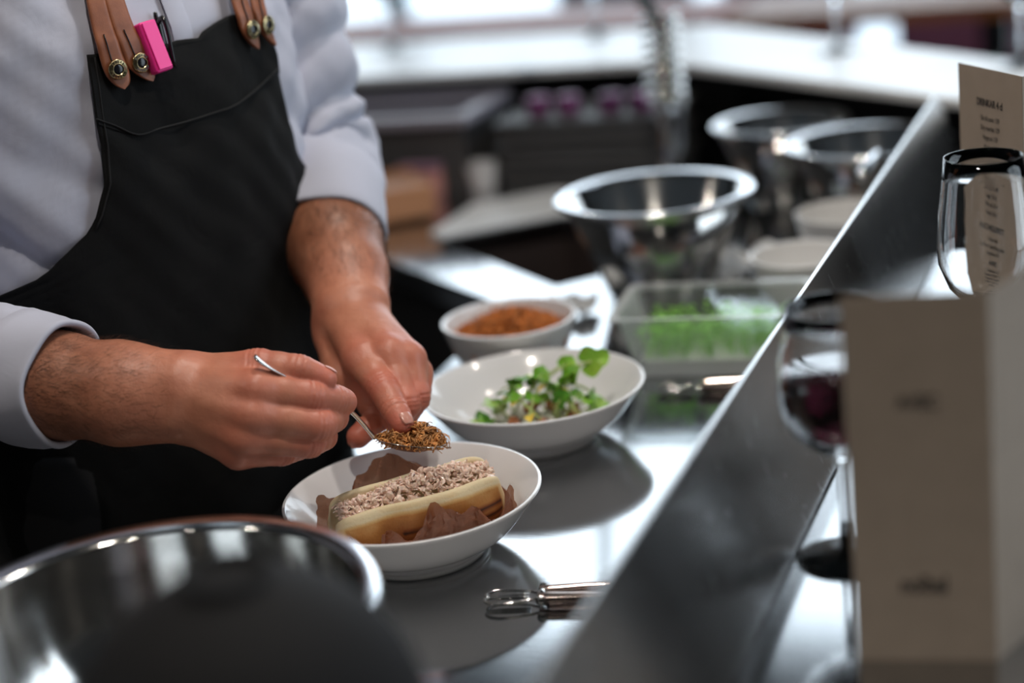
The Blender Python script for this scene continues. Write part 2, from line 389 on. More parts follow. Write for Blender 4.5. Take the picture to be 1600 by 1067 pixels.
# ---- measured joints of the arms, the spoon and the sleeves (x, y, z, radius)
RIGHT_ARM = {
    'fore': [(-1.018, 1.0769, 1.0851, 0.047), (-0.9191, 1.0609, 1.084, 0.044), (-0.8322, 1.0523, 1.0794, 0.039), (-0.7748, 1.0547, 1.0728, 0.035)],
    'wristA': [(-0.7749, 1.0577, 1.0819, 0.031), (-0.7272, 1.0649, 1.0781, 0.025)],
    'wristB': [(-0.7747, 1.0519, 1.0647, 0.031), (-0.7281, 1.0598, 1.0576, 0.025)],
    'meta': [[(-0.7265, 1.0679, 1.076, 0.021), (-0.6607, 1.0668, 1.0725, 0.0155)], [(-0.7242, 1.0626, 1.0711, 0.021), (-0.6616, 1.0567, 1.0574, 0.0155)], [(-0.7252, 1.0615, 1.0624, 0.02), (-0.6686, 1.054, 1.0414, 0.015)], [(-0.7273, 1.0621, 1.0535, 0.019), (-0.6787, 1.0564, 1.0273, 0.013)]],
    'palm': [[(-0.7286, 1.0821, 1.0638, 0.024), (-0.674, 1.0919, 1.0425, 0.022)], [(-0.7249, 1.0797, 1.0755, 0.02), (-0.6718, 1.0983, 1.0752, 0.017)], [(-0.7189, 1.0784, 1.041, 0.02), (-0.6785, 1.0837, 1.0239, 0.018)]],
    'thumb': [(-0.7217, 1.0745, 1.0763, 0.017), (-0.6691, 1.0886, 1.0866, 0.013), (-0.6365, 1.0957, 1.081, 0.0118), (-0.6202, 1.1035, 1.0706, 0.0098)],
    'index': [(-0.6607, 1.0672, 1.0735, 0.0152), (-0.627, 1.0904, 1.0604, 0.014), (-0.6186, 1.1108, 1.0503, 0.0125), (-0.6176, 1.1228, 1.0442, 0.0112)],
    'middle': [(-0.6617, 1.0577, 1.057, 0.015), (-0.6202, 1.0838, 1.0397, 0.0132), (-0.6236, 1.1156, 1.0338, 0.0117), (-0.6425, 1.1306, 1.0341, 0.0105)],
    'ring': [(-0.6681, 1.054, 1.0409, 0.0145), (-0.6304, 1.0817, 1.0258, 0.0125), (-0.6334, 1.112, 1.0185, 0.011), (-0.6505, 1.1259, 1.0202, 0.01)],
    'pinky': [(-0.6778, 1.0566, 1.0268, 0.0128), (-0.6537, 1.0785, 1.0182, 0.0112), (-0.6541, 1.1052, 1.0107, 0.0098), (-0.6687, 1.1174, 1.0108, 0.009)],
}
LEFT_ARM = {
    'fore': [(-0.804, 1.4885, 1.165, 0.048), (-0.7639, 1.4047, 1.1203, 0.047), (-0.74, 1.3696, 1.1044, 0.043), (-0.7127, 1.3339, 1.0898, 0.036)],
    'wristA': [(-0.7213, 1.3327, 1.0902, 0.03), (-0.6967, 1.2871, 1.0697, 0.024)],
    'wristB': [(-0.7071, 1.3381, 1.0886, 0.03), (-0.6795, 1.2978, 1.07, 0.024)],
    'meta': [[(-0.6928, 1.2811, 1.0639, 0.021), (-0.6526, 1.2321, 1.0412, 0.0165)], [(-0.6841, 1.2808, 1.0658, 0.021), (-0.6299, 1.2378, 1.0436, 0.016)], [(-0.68, 1.2878, 1.0647, 0.02), (-0.6168, 1.2456, 1.037, 0.015)], [(-0.6769, 1.2934, 1.0606, 0.019), (-0.6142, 1.253, 1.0222, 0.013)]],
    'palm': [[(-0.6929, 1.2976, 1.0525, 0.024), (-0.6478, 1.2634, 1.0137, 0.022)], [(-0.7016, 1.2822, 1.0514, 0.02), (-0.6772, 1.2422, 1.0207, 0.018)]],
    'thumb': [(-0.7002, 1.2779, 1.0469, 0.018), (-0.6587, 1.2411, 1.0084, 0.0145), (-0.6437, 1.2295, 0.9895, 0.012), (-0.6537, 1.2064, 0.9805, 0.0102)],
    'index': [(-0.6517, 1.2301, 1.0407, 0.016), (-0.6234, 1.205, 1.026, 0.0135), (-0.6064, 1.1884, 1.0132, 0.0117), (-0.5969, 1.1804, 1.0046, 0.0096)],
    'middle': [(-0.6299, 1.2377, 1.0431, 0.0155), (-0.6069, 1.2111, 1.0103, 0.013), (-0.6232, 1.2225, 0.9904, 0.0115), (-0.6412, 1.2378, 0.9905, 0.0105)],
    'ring': [(-0.6168, 1.2454, 1.0365, 0.0148), (-0.6031, 1.2243, 1.0112, 0.0125), (-0.6194, 1.2359, 0.9918, 0.011), (-0.6372, 1.2502, 0.9889, 0.01)],
    'pinky': [(-0.6142, 1.2528, 1.0217, 0.0128), (-0.6087, 1.2422, 1.0104, 0.0112), (-0.6221, 1.2533, 0.9929, 0.0098), (-0.6364, 1.2624, 0.9903, 0.009)],
}
SPOON = [(-0.6582, 1.0685, 1.1011), (-0.6484, 1.075, 1.0881), (-0.6373, 1.0954, 1.0679), (-0.6279, 1.1251, 1.0437), (-0.6246, 1.1432, 1.0293), (-0.6207, 1.1553, 1.0136), (-0.6158, 1.1633, 0.9977), (-0.5905, 1.1811, 0.9857), (-0.5685, 1.1992, 0.9821)]
SLEEVE_R = [(-0.962, 1.13, 1.4, 0.085), (-1.0008, 1.0837, 1.2174, 0.082), (-1.0085, 1.0755, 1.1029, 0.068), (-0.9289, 1.0589, 1.0901, 0.056), (-0.8623, 1.0527, 1.0841, 0.051)]
CUFF_R = [(-0.869, 1.0536, 1.0848, 0.052), (-0.82, 1.0485, 1.0833, 0.047)]
SLEEVE_L = [(-0.845, 1.462, 1.395, 0.075), (-0.8247, 1.4746, 1.2993, 0.07), (-0.8174, 1.4757, 1.2103, 0.064), (-0.8016, 1.4726, 1.1653, 0.06), (-0.7771, 1.4349, 1.1414, 0.056)]
CUFF_L = [(-0.7807, 1.4408, 1.1465, 0.058), (-0.7553, 1.3839, 1.1088, 0.056)]

NX, NY = 0.93, -0.37            # chest faces this way (towards the counter, a little to the guests)
LX, LY = 0.37, 0.93             # the chef's own left
TORSO = [  # z, centre x, centre y, half width, half depth
    (0.55, -0.925, 1.305, 0.175, 0.115), (0.80, -0.918, 1.305, 0.178, 0.118), (0.95, -0.912, 1.305, 0.176, 0.120),
    (1.10, -0.910, 1.303, 0.176, 0.122), (1.22, -0.908, 1.300, 0.184, 0.122), (1.33, -0.908, 1.297, 0.190, 0.116),
    (1.40, -0.915, 1.299, 0.182, 0.100), (1.45, -0.925, 1.302, 0.150, 0.078), (1.49, -0.932, 1.305, 0.080, 0.062)]
def torso_row(z):
    t = TORSO
    if z <= t[0][0]: return t[0][1:]
    for a, b in zip(t, t[1:]):
        if z <= b[0]:
            k = (z - a[0]) / (b[0] - a[0]); k = k * k * (3 - 2 * k) if False else k
            return tuple(a[i] + (b[i] - a[i]) * k for i in range(1, 5))
    return t[-1][1:]
def torso_pt(phi, z, off=0.0):
    cx, cy, a, b = torso_row(z)
    a += off; b += off
    c, s = math.cos(phi), math.sin(phi)
    e = 2 / 2.3
    lat = a * math.copysign(abs(s) ** e, s); dep = b * math.copysign(abs(c) ** e, c)
    return (cx + LX * lat + NX * dep, cy + LY * lat + NY * dep, z)

# ------------------------------------------------------------------ the room
X0, X1, Y0, Y1, H = ROOM['x0'], ROOM['x1'], ROOM['y0'], ROOM['y1'], ROOM['h']
structure(box('floor', (X0, Y0, -0.1), (X1, Y1, 0.0), 'floor'))
structure(box('ceiling', (X0 - .2, Y0 - .2, H), (X1 + .2, Y1 + .2, H + 0.15), 'ceiling'))
structure(box('wall_left', (X0 - 0.2, Y0, 0), (X0, Y1, H), 'wall_dark'))
structure(box('wall_front', (X0, Y0 - 0.2, 0), (X1, Y0, H), 'wall_dark'))
structure(box('ground_outside', (-30, Y1 + 0.2, -0.12), (30, 40, -0.02), 'ground'))
WB = (-6.10, 1.35, 0.06, 4.40)
wb = MB().box((X0, Y1, 0), (WB[0], Y1 + 0.2, H)).box((WB[1], Y1, 0), (X1, Y1 + 0.2, H)).box((WB[0], Y1, WB[3]), (WB[1], Y1 + 0.2, H)).box((WB[0], Y1, 0), (WB[1], Y1 + 0.2, WB[2])).obj('wall_back', 'wall')
structure(wb)
WR = (1.0, 4.4, 0.06, 4.40)
wr = MB().box((X1, Y0, 0), (X1 + 0.2, WR[0], H)).box((X1, WR[1], 0), (X1 + 0.2, Y1, H)).box((X1, WR[0], WR[3]), (X1 + 0.2, WR[1], H)).box((X1, WR[0], 0), (X1 + 0.2, WR[1], WR[2])).obj('wall_right', 'wall')
structure(wr)
def window(name, axis, a0, a1, z0, z1, at, cuts, transoms):
    w = structure(bpy.data.objects.new(name, None)); COL.objects.link(w)
    def bar(nm, a, b, c, d, t=0.04):
        lo, hi = ((a, at + 0.06, c), (b, at + 0.06 + t * 2, d)) if axis == 'x' else ((at + 0.06, a, c), (at + 0.06 + t * 2, b, d))
        box(nm, lo, hi, 'frame', w)
    e = [a0] + list(cuts) + [a1]; zs = [z0] + list(transoms) + [z1]
    bar('window_sill', a0, a1, z0, z0 + 0.05); bar('window_head', a0, a1, z1 - 0.06, z1)
    for c in e: bar('mullion', max(a0, c - 0.045), min(a1, c + 0.045), z0 + 0.05, z1 - 0.06)
    for t in transoms:
        for p, q in zip(e, e[1:]): bar('transom', p + 0.045, q - 0.045, t - 0.03, t + 0.03)
    for p, q in zip(e, e[1:]):
        for s, t in zip(zs, zs[1:]):
            lo, hi = ((p, at + 0.095, s), (q, at + 0.101, t)) if axis == 'x' else ((at + 0.095, p, s), (at + 0.101, q, t))
            box('pane', lo, hi, 'pane', w)
window('window_1', 'x', WB[0], WB[1], WB[2], WB[3], Y1, (-4.67, -3.33, -2.0, -0.67, 0.34), (1.9,))
window('added_side_window', 'y', WR[0], WR[1], WR[2], WR[3], X1, (2.13, 3.26), (1.9,))  # unseen side window, added to light the front of the chef

# ceiling spotlights: black cans on the ceiling over the pass and the bar, each with its own warm lamp
LAMPS = [(-0.35, 0.75, 2.45, 34, (1.0, 0.92, 0.82)), (-0.45, 1.55, 2.45, 34, (1.0, 0.92, 0.82)), (0.25, -0.4, 2.6, 20, (1.0, 0.92, 0.82)),
         (-1.6, 0.2, 2.6, 18, (1.0, 0.92, 0.82)), (0.5, 1.9, 2.6, 14, (1.0, 0.92, 0.82)), (-1.9, 2.3, 2.6, 14, (1.0, 0.92, 0.82)), (-0.6, -1.2, 2.7, 20, (1.0, 0.92, 0.82))]
LAMP_LABELS = ['black pendant lamp above the two plates', 'black pendant lamp above the conical steel bowl', 'black pendant lamp above the guest counter end',
               'black pendant lamp behind the chef', 'black pendant lamp above the white bar corner', 'black pendant lamp above the chopping block', 'black pendant lamp hanging over the entrance side']
for (x, y, z, watt, c), lab in zip(LAMPS, LAMP_LABELS):
    t = thing('pendant_lamp', lab, 'lamp', (x, y, z), 0, 'black pendant lamps over the kitchen')
    lathe('lamp_shade', [(0.012, 0.16), (0.03, 0.155), (0.055, 0.10), (0.062, 0.0), (0.058, 0.0), (0.05, 0.095), (0.012, 0.14)], 'lamp_body', t, 32)
    tube('cord', [(0, 0, 0.15, 0.003), (0, 0, (H - z) * 0.5, 0.003), (0, 0, H - z, 0.003)], 'rubber', t, 6)
    l = bpy.data.lights.new('lamp_bulb', 'SPOT'); l.energy = watt; l.color = c; l.shadow_soft_size = 0.035; l.spot_size = math.radians(120); l.spot_blend = 0.5
    lo = bpy.data.objects.new('lamp_bulb', l); COL.objects.link(lo); lo.parent = t; lo.location = (0, 0, 0.03)

# ------------------------------------------------------------------ counters
from mathutils.geometry import tessellate_polygon
ZC = 0.90
OUT = [(-0.757, -0.30), (-0.290, -0.30), (-0.290, 2.15), (-0.70, 2.72), (-1.95, 2.72), (-1.95, 2.13), (-1.17, 2.12), (-1.09, 2.10), (-1.055, 2.065), (-0.757, 1.825)]
HOLE = [(-0.985, 2.140), (-0.728, 1.915), (-0.62, 2.03), (-0.65, 2.215), (-0.838, 2.262)]
wc = thing('work_counter', 'long stainless steel work counter under the two white plates', 'counter', (0, 0, 0))
def slab_with_hole(name, outer, hole, z0, z1, mat, parent):
    pts = [Vector((x, y, 0)) for x, y in outer] + [Vector((x, y, 0)) for x, y in hole]
    tri = tessellate_polygon([[Vector((x, y, 0)) for x, y in outer], [Vector((x, y, 0)) for x, y in hole]])
    bm = bmesh.new(); n = len(pts)
    vt = [bm.verts.new((p.x, p.y, z1)) for p in pts]; vb = [bm.verts.new((p.x, p.y, z0)) for p in pts]
    for t in tri:
        bm.faces.new([vt[i] for i in t]); bm.faces.new([vb[i] for i in reversed(t)])
    for lo, hi in ((0, len(outer)), (len(outer), n)):
        k = hi - lo
        for i in range(k):
            a, b = lo + i, lo + (i + 1) % k
            bm.faces.new((vt[a], vb[a], vb[b], vt[b]))
    bmesh.ops.recalc_face_normals(bm, faces=bm.faces)
    bmesh.ops.dissolve_limit(bm, angle_limit=0.01, verts=bm.verts, edges=bm.edges)
    me = bpy.data.meshes.new(name); bm.to_mesh(me); bm.free(); me.materials.append(M[mat])
    o = bpy.data.objects.new(name, me); COL.objects.link(o); o.parent = parent
    b = o.modifiers.new('edges', 'BEVEL'); b.width = 0.003; b.segments = 2; b.limit_method = 'ANGLE'
    return o
slab_with_hole('worktop', OUT, HOLE, ZC - 0.035, ZC, 'counter', wc)
sb = MB(); nH = len(HOLE)
sb.add([(x, y, ZC - 0.03) for x, y in HOLE] + [(x, y, ZC - 0.26) for x, y in HOLE], [(i, (i + 1) % nH, nH + (i + 1) % nH, nH + i) for i in range(nH)] + [tuple(range(nH, 2 * nH))])
so = sb.obj('sink_basin', 'brown_dark', wc); sm = so.modifiers.new('sheet', 'SOLIDIFY'); sm.thickness = 0.004
tag(so, 'dark brown lined sink basin')
cab = [(-0.735, -0.28), (-0.735, 1.815), (-1.04, 2.065), (-1.10, 2.14), (-1.93, 2.16)]
for (ax, ay), (bx, by) in zip(cab, cab[1:]):
    d = Vector((bx - ax, by - ay, 0)); L_ = d.length; nrm = Vector((d.y, -d.x, 0)).normalized() * 0.018
    k = max(1, round(L_ / 0.5))
    for i in range(k):
        p = Vector((ax, ay, 0)) + d * (i / k + 0.003); q = Vector((ax, ay, 0)) + d * ((i + 1) / k - 0.003)
        MB().prism([(p.x, p.y), (q.x, q.y), (q.x + nrm.x, q.y + nrm.y), (p.x + nrm.x, p.y + nrm.y)], 0.0, ZC - 0.036).obj('cabinet_panel', 'dark_metal', wc)
db = MB().prism([(-1.01, 2.168), (-0.985, 2.150), (-0.838, 2.272), (-0.648, 2.228), (-0.635, 2.33), (-0.90, 2.42), (-1.01, 2.33)], ZC + .0003, ZC + .006).obj('reflection_board', 'ledge', None, bevel=.0015)  # white board added in place of the bright reflection on the worktop
tag(db, 'added flat white board standing in for the bright counter reflection behind the sink', 'board')
# upright steel screen between the cooks and the guests
ps = thing('pass_screen', 'low satin steel screen running along the guest side of the work counter', 'screen', (-0.2815, 0.9, 0.88))
MB().add([(x, y, z) for y in (-1.2, 1.22) for x, z in ((-.0065, .02), (-.0065, .198), (-.0035, .203), (0.0, .203), (.0365, .092), (.0365, .02))],
         [(0, 1, 2, 3, 4, 5), (11, 10, 9, 8, 7, 6)] + [(a, a + 6, (a + 1) % 6 + 6, (a + 1) % 6) for a in range(6)]).obj('sloping_sheet', 'panel', ps, bevel=0.0008)
box('mounting_rail', (-.005, -1.19, .0), (.030, 1.21, .0198), 'dark_metal', ps)
gc = thing('guest_counter', 'bright steel guest counter that carries the menus and wine glasses', 'counter', (0, 0, 0))
box('top', (-0.2440, -0.30, 0.94), (0.42, 1.80, 0.97), 'counter', gc, bevel=0.002)
box('body', (-0.230, -0.28, 0.0), (0.30, 1.78, 0.939), 'dark_metal', gc)
# bar behind the sink: pale ledge with a 45 degree corner on a dark front
br = thing('bar_counter', 'pale angled bar counter with a dark front behind the sink', 'bar', (0, 0, 0))
MB().prism([(-2.6, 2.615), (-0.776, 2.637), (-0.265, 2.207), (0.12, 1.885), (0.30, 2.07), (-0.206, 2.475), (-0.80, 3.03), (-2.6, 3.06)], 1.046, 1.06).obj('ledge', 'ledge', br, bevel=0.004)
MB().prism([(-2.55, 2.80), (-0.705, 2.80), (-0.20, 2.36), (0.16, 2.06), (0.24, 2.13), (-0.16, 2.46), (-0.68, 2.92), (-2.55, 2.92)], 0.0, 1.045).obj('front', 'dark_metal', br)

# ------------------------------------------------------------------ far furniture behind the bar
t = thing('bench_table', 'long red-brown wooden table edge behind the pale bar', 'table', (-2.4, 4.75, 0))
box('table_top', (-1.6, -0.22, 0.83), (1.20, 0.22, 0.872), 'red_wood', t, bevel=0.004)
for x in (-1.45, 1.1):
    for y in (-0.17, 0.17): box('leg', (x - .03, y - .03, 0), (x + .03, y + .03, 0.829), 'red_wood', t)
t = thing('oak_table', 'orange-brown wooden table beyond the bar corner', 'table', (-0.15, 4.75, 0))
box('table_top', (-1.02, -0.22, 0.825), (1.3, 0.22, 0.865), 'oak', t, bevel=0.004)
for x in (-0.92, -0.32, 0.55, 1.15):
    box('leg', (x - .035, -0.06, 0), (x + .035, 0.06, 0.824), 'dark_metal', t)
def far_chair(loc, rz, mat, label):
    t = thing('dining_chair', label, 'chair', loc, rz, 'upholstered chairs beyond the bar')
    box('seat', (-0.22, -0.22, 0.42), (0.22, 0.22, 0.49), mat, t, bevel=0.02)
    box('backrest', (-0.22, 0.17, 0.50), (0.22, 0.23, 0.92), mat, t, bevel=0.02)
    for x in (-.19, .19):
        for y in (-.19, .19): box('leg', (x - .018, y - .018, 0), (x + .018, y + .018, 0.419), 'dark_metal', t)
far_chair((-1.75, 5.35, 0), 0.1, 'navy', 'navy chair behind the red-brown table')
far_chair((-1.22, 5.35, 0), -0.1, 'pink_cloth', 'mauve chair next to the navy one, beyond the bar')
far_chair((-0.62, 5.30, 0), 0.05, 'pink_cloth', 'mauve chair beyond the orange-brown table')

def wine_glass(name, loc, label, rw=0.036, h=0.205, wine=None, group=None):
    t = thing(name, label, 'glass', loc, 0, group)
    o = [(0.0, 0.0), (0.033, 0.0), (0.034, 0.0012), (0.030, 0.0022), (0.012, 0.0045), (0.0048, 0.010), (0.0038, 0.03), (0.0037, h * .38), (0.0050, h * .42)]
    k = rw / 0.036
    o += [(0.016 * k, h * .455), (0.028 * k, h * .52), (0.0352 * k, h * .61), (0.036 * k, h * .68), (0.034 * k, h * .80), (0.0305 * k, h * .92), (0.0288 * k, h)]
    inn = [(0.0280 * k, h), (0.0296 * k, h * .92), (0.0331 * k, h * .80), (0.0351 * k, h * .68), (0.0343 * k, h * .61), (0.027 * k, h * .53), (0.015 * k, h * .47), (0.004 * k, h * .445), (0.0, h * .443)]
    lathe('glass_body', o + inn, 'glass', t, 48)
    if wine:
        lathe('wine', [(0.0, h * .448), (0.0145 * k, h * .476), (0.0263 * k, h * .535), (0.0336 * k, h * .613), (0.0344 * k, h * .66), (0.0338 * k, h * .75), (0.0, h * .75)], 'wine', t, 40)
    return t
wine_glass('wine_glass', (-0.2085, 1.045, 0.97), 'wine glass with dark wine in front of the steel screen', 0.040, 0.18, True)
wine_glass('wine_glass', (-0.142, 1.316, 0.97), 'empty wine glass standing before the far menu card', 0.037, 0.215)
for (x, y), lab in zip([(-1.40, 2.94), (-1.00, 2.97), (-0.50, 2.64), (-0.21, 2.44)], ['stemmed glass on the bar behind the chef\'s sleeve', 'stemmed glass on the bar next to the hanging hose', 'stemmed glass on the angled bar above the steel bowls', 'stemmed glass on the bar end behind the menu card']):
    wine_glass('bar_glass', (x, y, 1.06), lab, 0.036, 0.20, None, 'stemmed glasses on the pale bar')

# ------------------------------------------------------------------ things under the bar, by the sink
t = thing('storage_crate', 'grey plastic crate with a paler rim under the bar', 'crate', (-1.22, 2.53, ZC), 0.04)
c = MB(); w, d, h, k = 0.16, 0.10, 0.11, 0.006
c.box((-w, -d, 0), (w, d, k)).box((-w, -d, k), (-w + k, d, h)).box((w - k, -d, k), (w, d, h)).box((-w + k, -d, k), (w - k, -d + k, h)).box((-w + k, d - k, k), (w - k, d, h)).obj('body', 'grey_tray', t)
r = MB(); r.box((-w - .012, -d - .012, h), (w + .012, -d + .012, h + .014)).box((-w - .012, d - .012, h), (w + .012, d + .012, h + .014)).box((-w - .012, -d + .012, h), (-w + .012, d - .012, h + .014)).box((w - .012, -d + .012, h), (w + .012, d - .012, h + .014)).obj('rim', 'lavender', t)
lids = MB().box((-w + .013, -d + .013, h - .02), (w - .013, d - .013, h - .012)).obj('lid', 'lavender', t)
for i, z in enumerate((0.0, 0.037, 0.074)):
    t = thing('steel_tray', ['bottom', 'middle', 'top'][i] + ' grey tray of the three stacked beside the crate', 'tray', (-0.865, 2.53, ZC + z), 0.02, 'grey trays stacked under the bar')
    MB().box((-.135, -.09, 0), (.135, .09, .028)).obj('body', 'grey_tray', t, bevel=.004)
    MB().box((-.142, -.097, .0282), (.142, .097, .0345)).obj('lip', 'grey_tray', t, bevel=.002)
for i, (x, lab) in enumerate([(-0.95, 'purple-lidded jar nearest the crate on the grey trays'), (-0.90, 'second purple-lidded jar from the crate on the grey trays'), (-0.83, 'third purple-lidded jar from the crate on the grey trays'), (-0.78, 'purple-lidded jar nearest the hanging hose on the grey trays')]):
    t = thing('spice_jar', lab, 'jar', (x, 2.50, ZC + 0.1087), 0, 'purple-lidded jars on the stacked trays')
    lathe('jar_body', [(0, 0), (.017, 0), (.018, .002), (.018, .014), (.016, .016), (0, .016)], 'purple', t, 24)
    lathe('lid', [(0, .0162), (.019, .0162), (.0195, .018), (.0195, .026), (.018, .0275), (0, .028)], 'purple', t, 24)
t = thing('chopping_block', 'thick brown wooden chopping block beside the sink', 'block', (-1.165, 2.262, ZC), math.radians(38))
box('slab', (-0.15, -0.075, 0.006), (0.10, 0.075, 0.055), 'wood_block', t, bevel=0.004)
for x in (-.13, .08):
    for y in (-.06, .06): lathe('foot', [(0, 0), (.008, 0), (.008, .0058), (0, .0058)], 'rubber', t, 12, (x, y, 0))
t = thing('small_white_cup', 'small white cup between the chopping block and the trays', 'cup', (-1.035, 2.445, ZC))
lathe('cup_body', smooth_profile([(0, 0), (.018, 0), (.022, .01), (.025, .03), (.026, .042), (.024, .042), (.022, .02), (0, .006)]), 'china', t, 32)
t = thing('sponge', 'pink sponge leaning on the crate', 'sponge', (-1.125, 2.402, ZC), 0.0)
box('foam', (-.035, -.018, 0), (.035, .018, .045), simple('pink_sponge_foam', (0.55, 0.25, 0.22), 0.9, bump=.5, bscale=200), t, bevel=.006)
box('scourer', (-.035, -.018, .0452), (.035, .018, .053), simple('mauve_scourer', (0.25, 0.14, 0.2), 0.9, bump=.5, bscale=300), t, bevel=.002)

# spring spray hose hanging over the sink
t = thing('spray_hose', 'coiled steel spray hose hanging over the sink', 'hose', (-0.7014, 2.3686, 0.985))
hose = [(-.035, -.012, .225, .009), (-.075, -.026, .275, .009), (-.12, -.04, .34, .009), (-.145, -.05, .46, .009), (-.15, -.052, .70, .009), (-.15, -.052, 1.2, .009), (-.15, -.052, H - 0.985, .009)]
tube('hose_tube', smooth_profile([(0, 0, .05, .008), (0, 0, .12, .008), (-.003, -.001, .175, .009)] + hose, 5), 'rubber', t, 12)
co = []; turns = 9
for i in range(turns * 16 + 1):
    a = 2 * math.pi * i / 16; z = 0.055 + 0.13 * i / (turns * 16)
    co.append((0.026 * math.cos(a), 0.026 * math.sin(a), z, 0.0042))
tube('spring', co, 'spoon', t, 8)
lathe('spray_nozzle', smooth_profile([(0, -.045), (.016, -.045), (.018, -.03), (.013, -.01), (.012, .02), (.014, .05), (0, .052)]), 'rimsteel', t, 28)
box('trigger', (.011, -.004, -.02), (.026, .004, .045), 'rimsteel', t, bevel=.002)

# ------------------------------------------------------------------ steel and china on the counter
def cone_bowl(name, loc, R_, r_, h, label, group=None, rim=0.012):
    t = thing(name, label, 'bowl', loc, 0, group)
    k = 0.0012
    lathe('bowl_wall', [(0, 0.0), (r_ * .9, 0.0), (r_, 0.004), (R_, h), (R_ - k, h), (r_ - k, 0.0055), (r_ * .9 - k, 0.0015), (0, 0.0015)], 'polished', t, 96)
    lathe('rolled_rim', [(R_ - k, h - .002), (R_ + rim * .6, h - .001), (R_ + rim, h + .001), (R_ + rim, h + .0035), (R_ + rim * .5, h + .0045), (R_ - k, h + .003)], 'rimsteel', t, 96)
    return t
cone_bowl('conical_steel_bowl', (-0.575, 1.862, ZC), 0.106, 0.060, 0.128, 'conical polished steel bowl with a wide rim on the work counter')
cone_bowl('large_steel_bowl', (-0.520, 2.305, ZC), 0.088, 0.048, 0.118, 'tall steel bowl nearest the hanging hose, under the bar', 'steel bowls under the angled bar', 0.009)
cone_bowl('large_steel_bowl', (-0.372, 2.140, ZC), 0.098, 0.050, 0.122, 'wider steel bowl in front of the other one under the bar', 'steel bowls under the angled bar', 0.009)
def bowl_profile(R_, h, f):
    return smooth_profile([(0, 0.004), (f * .8, 0.004), (f * .92, 0), (f, 0), (f * 1.03, .005), (R_ * .80, h * .42), (R_ * .95, h * .8), (R_, h * .985), (R_ - .0015, h), (R_ - .004, h * .985), (R_ * .92 - .003, h * .78), (R_ * .76 - .002, h * .45), (f * .8, .012), (0, .009)], 3)
for loc, R_, h, lab in [((-0.395, 1.815, ZC), 0.058, 0.068, 'white cup in front, beside the conical steel bowl'), ((-0.374, 1.975, ZC), 0.060, 0.075, 'white cup behind the other, before the steel bowls')]:
    t = thing('white_cup', lab, 'cup', loc, 0, 'white cups by the steel screen')
    lathe('cup_body', bowl_profile(R_, h, R_ * .5), 'china_cream', t, 64)
    hp = [(R_ * .93, 0, h * .75, .004), (R_ * 1.2, 0, h * .78, .004), (R_ * 1.32, 0, h * .55, .004), (R_ * 1.15, 0, h * .33, .004), (R_ * .78, 0, h * .36, .004)]
    hd = tube('handle', smooth_profile(hp, 4), 'china_cream', t, 8); hd.rotation_euler = (0, 0, 1.1)
t = thing('ladle', 'steel ladle with a hooked end leaning over the wide steel bowl', 'ladle', (-0.372, 2.140, ZC + 0.02))
lathe('ladle_cup', smooth_profile([(0, 0), (.02, .003), (.032, .018), (.034, .03), (.033, .03), (.03, .018), (.019, .005), (0, .002)]), 'polished', t, 32, (0, -0.01, .0))
tube('ladle_handle', smooth_profile([(0.03, -0.02, .028, .0035), (.035, -.06, .07, .0035), (.036, -.13, .115, .0035), (.036, -.165, .122, .004), (.034, -.20, .118, .006), (.030, -.222, .112, .006), (.028, -.228, .108, .004)], 4), 'rimsteel', t, 8)
# crumpled sheets of kitchen paper on the counter by the steel bowl
def paper_sheet(name, loc, sx, sy, amp, seed, label, rotz):
    rg = np.random.default_rng(seed); n = 26; V = []; Fc = []
    ph = rg.uniform(0, 6.28, 8); fr = rg.uniform(-3, 3, (8, 2))
    for i in range(n):
        for j in range(n):
            u, v = i / (n - 1) - .5, j / (n - 1) - .5
            z = sum(abs(math.sin(f[0] * 3 * u + f[1] * 3 * v + p)) for f, p in zip(fr, ph)) / 8
            V.append((u * sx * (1 - .15 * z), v * sy * (1 - .15 * z), amp * z * 1.3 - amp * .25))
    zmin = min(v[2] for v in V); V = [(x, y, z - zmin + .001) for x, y, z in V]
    for i in range(n - 1):
        for j in range(n - 1): Fc.append((i * n + j, (i + 1) * n + j, (i + 1) * n + j + 1, i * n + j + 1))
    o = mesh(name, V, Fc, 'tissue'); o.location = loc; o.rotation_euler = (0, 0, rotz); tag(o, label, 'paper')
    s = o.modifiers.new('thickness', 'SOLIDIFY'); s.thickness = 0.0006
paper_sheet('kitchen_paper', (-0.490, 1.968, ZC), 0.11, 0.12, 0.030, 4, 'crumpled white paper beside the base of the conical bowl', 0.4)
paper_sheet('kitchen_paper', (-0.675, 1.795, ZC), 0.085, 0.075, 0.024, 9, 'smaller crumpled white paper at the sink corner', 0.2)

# big mixing bowl near the camera
t = thing('mixing_bowl', 'large shiny steel mixing bowl in front of the hot dog plate', 'bowl', (-0.600, 0.796, ZC))
mb = smooth_profile([(0, .002), (.05, .0), (.085, .012), (.118, .05), (.134, .095), (.1385, .122)], 5)
mi = [(max(r - .0014, 0), z + .0012) for r, z in reversed(mb)]
lathe('bowl_wall', mb + mi, 'polished', t, 128)
lathe('rolled_rim', [(.1375, .1225), (.146, .1205), (.1495, .122), (.150, .1245), (.147, .127), (.1375, .1255)], 'rimsteel', t, 128)
t = thing('upturned_black_bowl', 'black upturned bowl standing before the steel mixing bowl', 'bowl', (-0.405, 0.604, ZC))
lathe('bowl_dome', smooth_profile([(.090, 0), (.092, .01), (.090, .14), (.082, .195), (.062, .232), (.028, .254), (0, .258)], 5), 'black_plastic', t, 72)
lathe('foot_ring', [(.020, .250), (.022, .262), (.018, .262), (.016, .252)], 'black_plastic', t, 48)
t = thing('rolled_towel', 'pale grey rolled towel standing next to the black upturned bowl', 'towel', (-0.517, 0.507, ZC))
